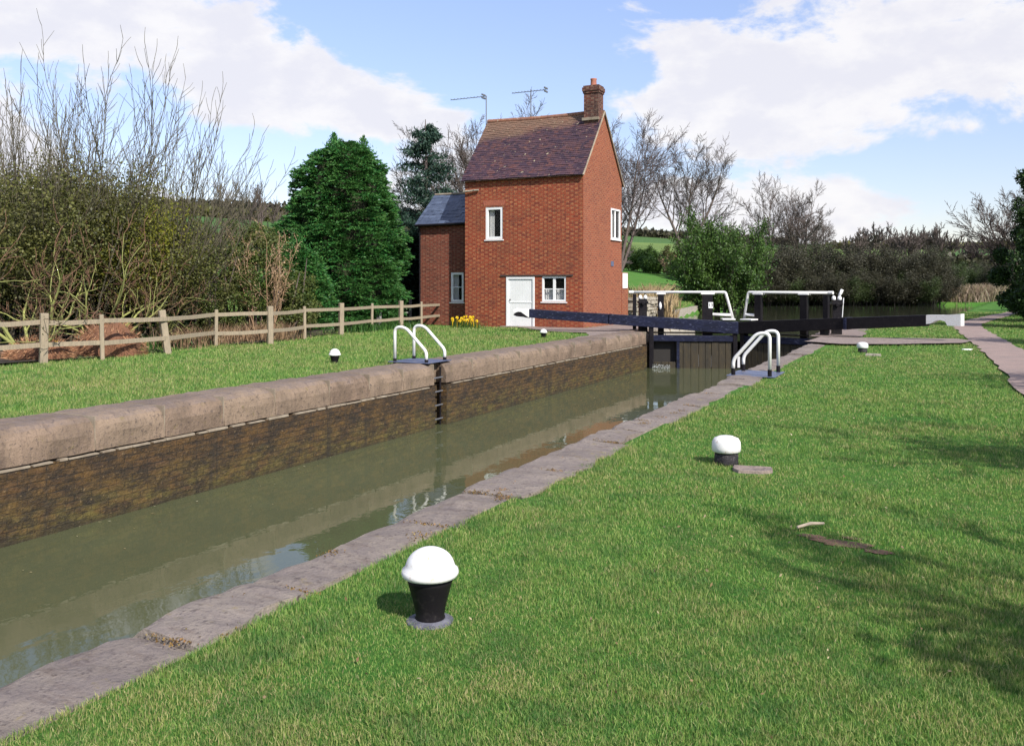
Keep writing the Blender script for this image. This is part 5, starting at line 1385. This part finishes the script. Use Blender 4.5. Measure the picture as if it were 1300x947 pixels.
# --- right hand side trees beside the towpath
def ivytree(name, label, loc, H_, seed, rc, nleaf, dens=(7,6,5,3), lowz=.3, group=None, bush=True):
    P = dict(PB); P['rmin'] = .012; P['num'] = list(dens); P['ang'] = [48,44,40,38]; P['start'] = [.12,.2,.15,.1]; P['ratio'] = [.5,.55,.5,.45]
    T = Tree(seed, P); rg = random.Random(seed)
    for i in range(2): T.branch(Vector((i*.4,0,-.3)), Vector((rg.uniform(-.25,.2), rg.uniform(-.2,.2), 1)).normalized(), H_*.7, H_*.016, 0)
    t = thing(name, label, 'tree', loc, group); build('trunk', T.trunk, M['bark'], t, world=False, smooth=True); build('crown', T.twig, M['twig'], t, world=False)
    rs = np.random.RandomState(seed); P_ = []
    for i in range(60):
        a_ = rs.uniform(0,6.28); q_ = rs.uniform(0,1)**.5; z_ = rs.uniform(lowz, H_*.62); c_ = np.array([math.cos(a_)*rc*q_*(1-.4*z_/H_), math.sin(a_)*rc*q_*(1-.4*z_/H_), z_]); k = nleaf//60
        v = rs.normal(size=(k,3)); v /= np.linalg.norm(v,axis=1,keepdims=True); P_.append(c_+v*rs.uniform(.25,.6)*rs.uniform(.5,1.05,(k,1)))
    P_ = np.concatenate(P_); P_ = P_[P_[:,2] > .02]
    foliage('ivy', P_, .11, seed, M['ivy'], t, aspect=.75)
    return t
gp = 'trees lining the right side of the towpath'
for i, (x, y, h, rc, lab) in enumerate((
    (4.2,44.5,10,2.5,'ivy clad tree with bare top at the right edge beyond the path bend'),
    (6.6,52,7.0,2.6,'ivy covered tree behind the one at the right edge'),
    (3.5,38.5,5.6,1.3,'slim ivy clad tree nearest the right frame edge'),
    (8.0,62,6.5,3.0,'dark bushy tree at far right beyond the path bend'))):
    ivytree('ivy_tree', lab, (x,y,tz(x,y)), h, 500+i, rc, 42000, group=gp)
bare((3.4,50,tz(3.4,50)), 'bare branched tree reaching over the path at the right edge', 7.6, 77, 42, .014, [7,6,6,4], group=gp)
# hedgerow trees outside the right of the frame: they throw the dappled shade on the lawn
gp2 = 'hedgerow trees that shade the right of the lawn'
for i, (x, y, h, rc, lab) in enumerate(((5.2,-2.5,6.4,2.0,'first'),(5.4,2.6,6.4,1.9,'second'),(5.3,7.6,6.6,1.8,'third'),(5.6,14.6,6.2,1.7,'fourth'),(5.4,27,6.0,1.6,'fifth'))):
    ivytree('hedgerow_tree', 'leafy hedgerow tree right of the towpath outside the frame, %s from the viewer' % lab, (x,y,tz(x,y)), h, 520+i, rc, 6500, lowz=1.0, group=gp2)

# ------------------------------------------------------------------ mown grass: real blades, denser near the viewer
def vnoise(x, y, s, seed=0):
    x = x*s+seed*17.3; y = y*s+seed*5.1
    xi = np.floor(x).astype(np.int64); yi = np.floor(y).astype(np.int64); xf = x-xi; yf = y-yi
    def h(a, b):
        n = (a*374761393+b*668265263+seed*1442695) & 0x7fffffff; n = ((n ^ (n >> 13))*1274126177) & 0x7fffffff; return (n & 0xffff)/65535.
    u = xf*xf*(3-2*xf); v = yf*yf*(3-2*yf)
    return (h(xi,yi)*(1-u)+h(xi+1,yi)*u)*(1-v)+(h(xi,yi+1)*(1-u)+h(xi+1,yi+1)*u)*v
def in_poly(X, Y, poly):
    c_ = np.zeros(len(X), bool); n = len(poly); j = n-1
    for i in range(n):
        xi, yi = poly[i][:2]; xj, yj = poly[j][:2]
        k_ = ((yi > Y) != (yj > Y)) & (X < (xj-xi)*(Y-yi)/(yj-yi+1e-12)+xi); c_ ^= k_; j = i
    return c_
PAVE = []
for nm in ('gate_paving','gate_apron','cottage_paving'):
    PAVE.append([tuple(v.co) for v in bpy.data.objects[nm].data.vertices])
STONES = [(G(955,598).x, G(955,598).y, .2), (G(546,788).x, G(546,788).y, .07), (G(922,589).x, G(922,589).y, .08)]
def blades(n, r0, r1, az0, az1, seed, name):
    rs = np.random.RandomState(seed)
    r = np.exp(rs.uniform(math.log(r0), math.log(r1), n)); az = rs.uniform(R(az0), R(az1), n)
    X = r*np.sin(az); Y = r*np.cos(az)
    edge_r = -2.93+.07*(vnoise(X, Y, 2.3, 1)-.2)+.10*(vnoise(X, Y, .9, 4)-.5)+np.interp(Y, [3,16,28], [-.05,.1,.1])
    edge_l = -9.70-.10*(vnoise(X, Y, 2.1, 2)-.4)
    ok = (X > edge_r) | (X < edge_l)
    ok &= ~((np.abs(X-path_x(Y)) < .47+.10*(vnoise(X,Y,2.5,6)-.5)) & (Y < 60))
    ok &= ~((X > HX0-2.6) & (X < HX1) & (Y > HY0-.0) & (Y < HY1)) & ~((X < xr(Y)+.2) & (X > xl(Y)-.5) & (Y > 33.8)) & (Y < 60)
    ok &= ~((X < WR+.6) & (X > WL-.7) & (Y > 27.9) & (Y < 34.5))
    fp = np.interp(Y, [p.y for p in PP], [p.x for p in PP]); ok &= ~((X < fp-1.6) & (Y < 33))
    for P_ in PAVE: ok &= ~in_poly(X, Y, P_)
    for (sx, sy_, a, b) in SOIL:
        e = ((X-sx)/a)**2+((Y-sy_)/b)**2; ok &= ~((e < 1.1) & (rs.uniform(0,1,n) > .2+.6*np.clip(e,0,1)))
    for (sx, sy_, a) in STONES: ok &= np.hypot(X-sx, Y-sy_) > a
    patch = vnoise(X,Y,1.3,9)*.6+vnoise(X,Y,5,3)*.4
    ok &= rs.uniform(0,1,n) < .55+.6*patch
    X, Y, r, patch = X[ok], Y[ok], r[ok], patch[ok]; n = len(X)
    Z = terr(X, Y)
    left = X < -6
    k = np.maximum(1, r/4.5)
    h = (.013+.017*patch+.022*vnoise(X,Y,7,5)*vnoise(X,Y,1.7,8))*rs.uniform(.5,1.25,n)*np.where(left, 1.6, 1)*np.minimum(1+.12*(k-1), 1.8)
    h *= np.where((X > -2.6) | left, 1, 1.25)
    w = .00125*k*rs.uniform(.7,1.4,n)
    a = rs.uniform(0,6.283,n); la = rs.uniform(0,6.283,n); le = np.minimum(np.abs(rs.normal(0,.6,n)),1.2)*h
    b = np.stack([X,Y,Z-.003],1); s = np.stack([np.cos(a)*w,np.sin(a)*w,0*w],1); L = np.stack([np.cos(la)*le,np.sin(la)*le,0*le],1)
    near = r < 8
    bn, sn, Ln, hn = b[near], s[near], L[near], h[near][:,None]*[[0,0,1]]
    V1 = np.stack([bn-sn, bn+sn, bn+sn*.75+Ln*.35+hn*.6, bn+Ln+hn*.92, bn-sn*.75+Ln*.35+hn*.6],1).reshape(-1,3); I1 = np.arange(len(V1)).reshape(-1,5); F1 = I1[:,[0,1,2,4]]; F1b = I1[:,[4,2,3]]
    f = ~near; bn, sn, Ln, hn = b[f], s[f]*1.3, L[f], h[f][:,None]*[[0,0,1]]
    V2 = np.stack([bn-sn, bn+sn, bn+Ln+hn],1).reshape(-1,3); F2_ = np.arange(len(V2)).reshape(-1,3)+len(V1)
    o = link(name, np_mesh(name, np.concatenate([V1,V2]), [F1,F1b,F2_]), M['blade']); tag(o, 'short green grass covering both banks of the lock', 'grass', kind='stuff')
blades(2300000, 1.6, 62, -66, 24, 1, 'lawn_grass')
# clover leaves and moss tufts in the joints of the near coping
rs = np.random.RandomState(2); P_ = []
for (px, py, n, s) in ((428,805/1.0-0,0,0),):
    pass
for j in js[4:18]:
    for k_ in range(2):
        cx_ = rs.uniform(-3.3,-2.95); n = rs.randint(30,90); P_.append(np.stack([rs.normal(cx_,.05,n), rs.normal(j,.02,n), rs.uniform(.010,.024,n)],1))
for k_ in range(16):
    yy_ = rs.uniform(2.3,12); n = rs.randint(30,90); P_.append(np.stack([rs.normal(rs.uniform(-3.3,-2.95),.035,n), rs.normal(yy_,.04,n), rs.uniform(.018,.03,n)],1))
V_, f_ = leaves_np(np.concatenate(P_), .012, 3, aspect=.9)
o = link('coping_moss', np_mesh('coping_moss', V_, [f_]), leafmat('brown_green_moss', [(.1,.06,.03),(.2,.15,.04),(.24,.13,.05)], .1)); tag(o, 'brown and yellow moss in the joints of the near coping', 'moss', kind='stuff')

rs = np.random.RandomState(12); n = 300; X = rs.uniform(-2.7, .8, n); Y = np.exp(rs.uniform(math.log(2.6), math.log(22), n))
P_ = np.stack([X, Y, terr(X, Y)+rs.uniform(.012,.035,n)], 1); V_, f_ = leaves_np(P_, .024, 13, aspect=.5)
o = link('fallen_scraps', np_mesh('fallen_scraps', V_, [f_]), leafmat('dead_leaf_scraps', [(.16,.10,.05),(.26,.18,.09),(.36,.3,.18)], .1)); tag(o, 'scattered dead leaf scraps lying on the mown lawn', 'leaves', kind='stuff')

n = 260; e_ = rs.uniform(0,1,n)**2.5; X = np.where(rs.uniform(0,1,n) < .5, WL+.05+e_*1.6, WR-.05-e_*1.6); Y = rs.uniform(3, 27, n)
P_ = np.stack([X, Y, np.full(n, -1.152)], 1); V_, f_ = leaves_np(P_, .045, 14, aspect=.6); V_[:,2] = -1.154+(V_[:,2]+1.152)*.08
o = link('floating_leaves', np_mesh('floating_leaves', V_, [f_]), leafmat('floating_leaf_scraps', [(.12,.09,.04),(.22,.18,.09),(.3,.28,.18)], 0)); tag(o, 'few small leaves floating on the lock water near the walls', 'leaves', kind='stuff')

# ------------------------------------------------------------------ sky, sun, camera
EL = R(41); SD = Vector((.87,-.49,0)).normalized(); SUN = Vector((SD.x*math.cos(EL), SD.y*math.cos(EL), math.sin(EL)))
w = bpy.data.worlds.new('World'); C.world = w; w.use_nodes = True; t = NT(w.node_tree); bg = t.n['Background']
sky = t.node('ShaderNodeTexSky', sky_type='NISHITA'); sky.sun_disc = False; sky.sun_elevation = EL; sky.sun_rotation = math.atan2(SUN.x, SUN.y); sky.air_density = 1.0; sky.dust_density = .25; sky.ozone_density = 1.5
co = t.coord('Generated'); sep = t.node('ShaderNodeSeparateXYZ'); t.l.new(co, sep.inputs[0])
az = t.math('ARCTAN2', sep.outputs[0], sep.outputs[1]); el = t.math('ARCSINE', sep.outputs[2])
def az_of(px): return math.atan((px-650)/F)-YAW
def el_of(px, py): return math.atan((HZ-py)/F*math.cos(math.atan((px-650)/F)))
def gauss(px, py, sx, sy_, amp):
    a0, e0 = az_of(px), el_of(px, py)
    dx = t.math('DIVIDE', t.math('SUBTRACT', az, a0), sx/F); dy = t.math('DIVIDE', t.math('SUBTRACT', el, e0), sy_/F)
    q = t.math('ADD', t.math('MULTIPLY', dx, dx), t.math('MULTIPLY', dy, dy))
    return t.math('MULTIPLY', t.math('EXPONENT', t.math('MULTIPLY', q, -1)), amp)
mp = t.node('ShaderNodeMapping'); t.l.new(co, mp.inputs[0]); mp.inputs['Scale'].default_value = (1,1,1.9); mp.inputs['Location'].default_value = (.3,1.1,.0)
n1 = t.noise(6.5, mp.outputs[0], 11, .6, .2)
tot = t.math('SUBTRACT', n1, .5)
tot = t.math('MULTIPLY', tot, 1.7)
for gq in ((120,10,270,60,.36),(350,115,220,42,.32),(500,150,110,30,.2),(110,160,110,36,-.2),(300,200,110,26,-.26),(450,235,130,28,.2),(640,20,170,80,-.40),(620,110,80,55,-.25),(330,5,60,25,-.05),
           (930,120,140,70,.32),(1130,100,200,90,.34),(1000,215,150,18,-.10),(1240,70,160,50,.10),(880,10,60,35,-.12),(1000,280,200,40,.20),(1200,250,110,45,-.22),(1265,15,50,20,-.1),(950,215,170,20,-.10),(1000,265,200,30,.14),(840,250,60,60,.1),(60,290,200,30,.1),(-300,100,200,200,.2),(1700,150,250,200,.1)):
    tot = t.math('ADD', tot, gauss(*gq))
dens = t.mr(tot, -.02, .17, smooth=True)
shade = t.mr(t.math('ADD', t.math('MULTIPLY', t.noise(13, mp.outputs[0], 8, .6), .85), t.math('MULTIPLY', t.math('ABSOLUTE', tot), .25)), .36, .62, smooth=True)
ccol = t.mix(shade, (7.3,7.15,7.2), (6.3,6.25,6.75))
hs = t.node('ShaderNodeHueSaturation'); hs.inputs['Saturation'].default_value = .98; t.l.new(t.mr(el, .0, .36, .98, 1.6), hs.inputs['Value']); t.l.new(sky.outputs[0], hs.inputs['Color'])
skc = t.mix(1, hs.outputs[0], (1.08,.965,1.03), 'MULTIPLY')
t.l.new(t.mix(t.math('MULTIPLY', dens, .93), skc, ccol), bg.inputs[0]); bg.inputs[1].default_value = .1
sl = bpy.data.lights.new('sun', 'SUN'); sl.energy = 5.0; sl.angle = R(.55); sl.color = (1,.95,.87); so = bpy.data.objects.new('sun', sl); COL.objects.link(so)
so.rotation_euler = (-SUN).to_track_quat('-Z','Y').to_euler()
cam = bpy.data.cameras.new('camera'); cam.sensor_width = 36; cam.lens = F/1300*36; cam.shift_y = -(473.5-HZ)/1300; cam.clip_end = 5000; cam.clip_start = .05
cobj = bpy.data.objects.new('camera', cam); COL.objects.link(cobj); cobj.location = (0,0,CH); cobj.rotation_euler = (R(90),0,YAW); C.camera = cobj
C.render.engine = 'CYCLES'
C.view_settings.view_transform = 'Standard'; C.view_settings.look = 'None'; C.view_settings.exposure = .45; C.view_settings.gamma = 1
C.cycles.max_bounces = 6; C.cycles.transparent_max_bounces = 8
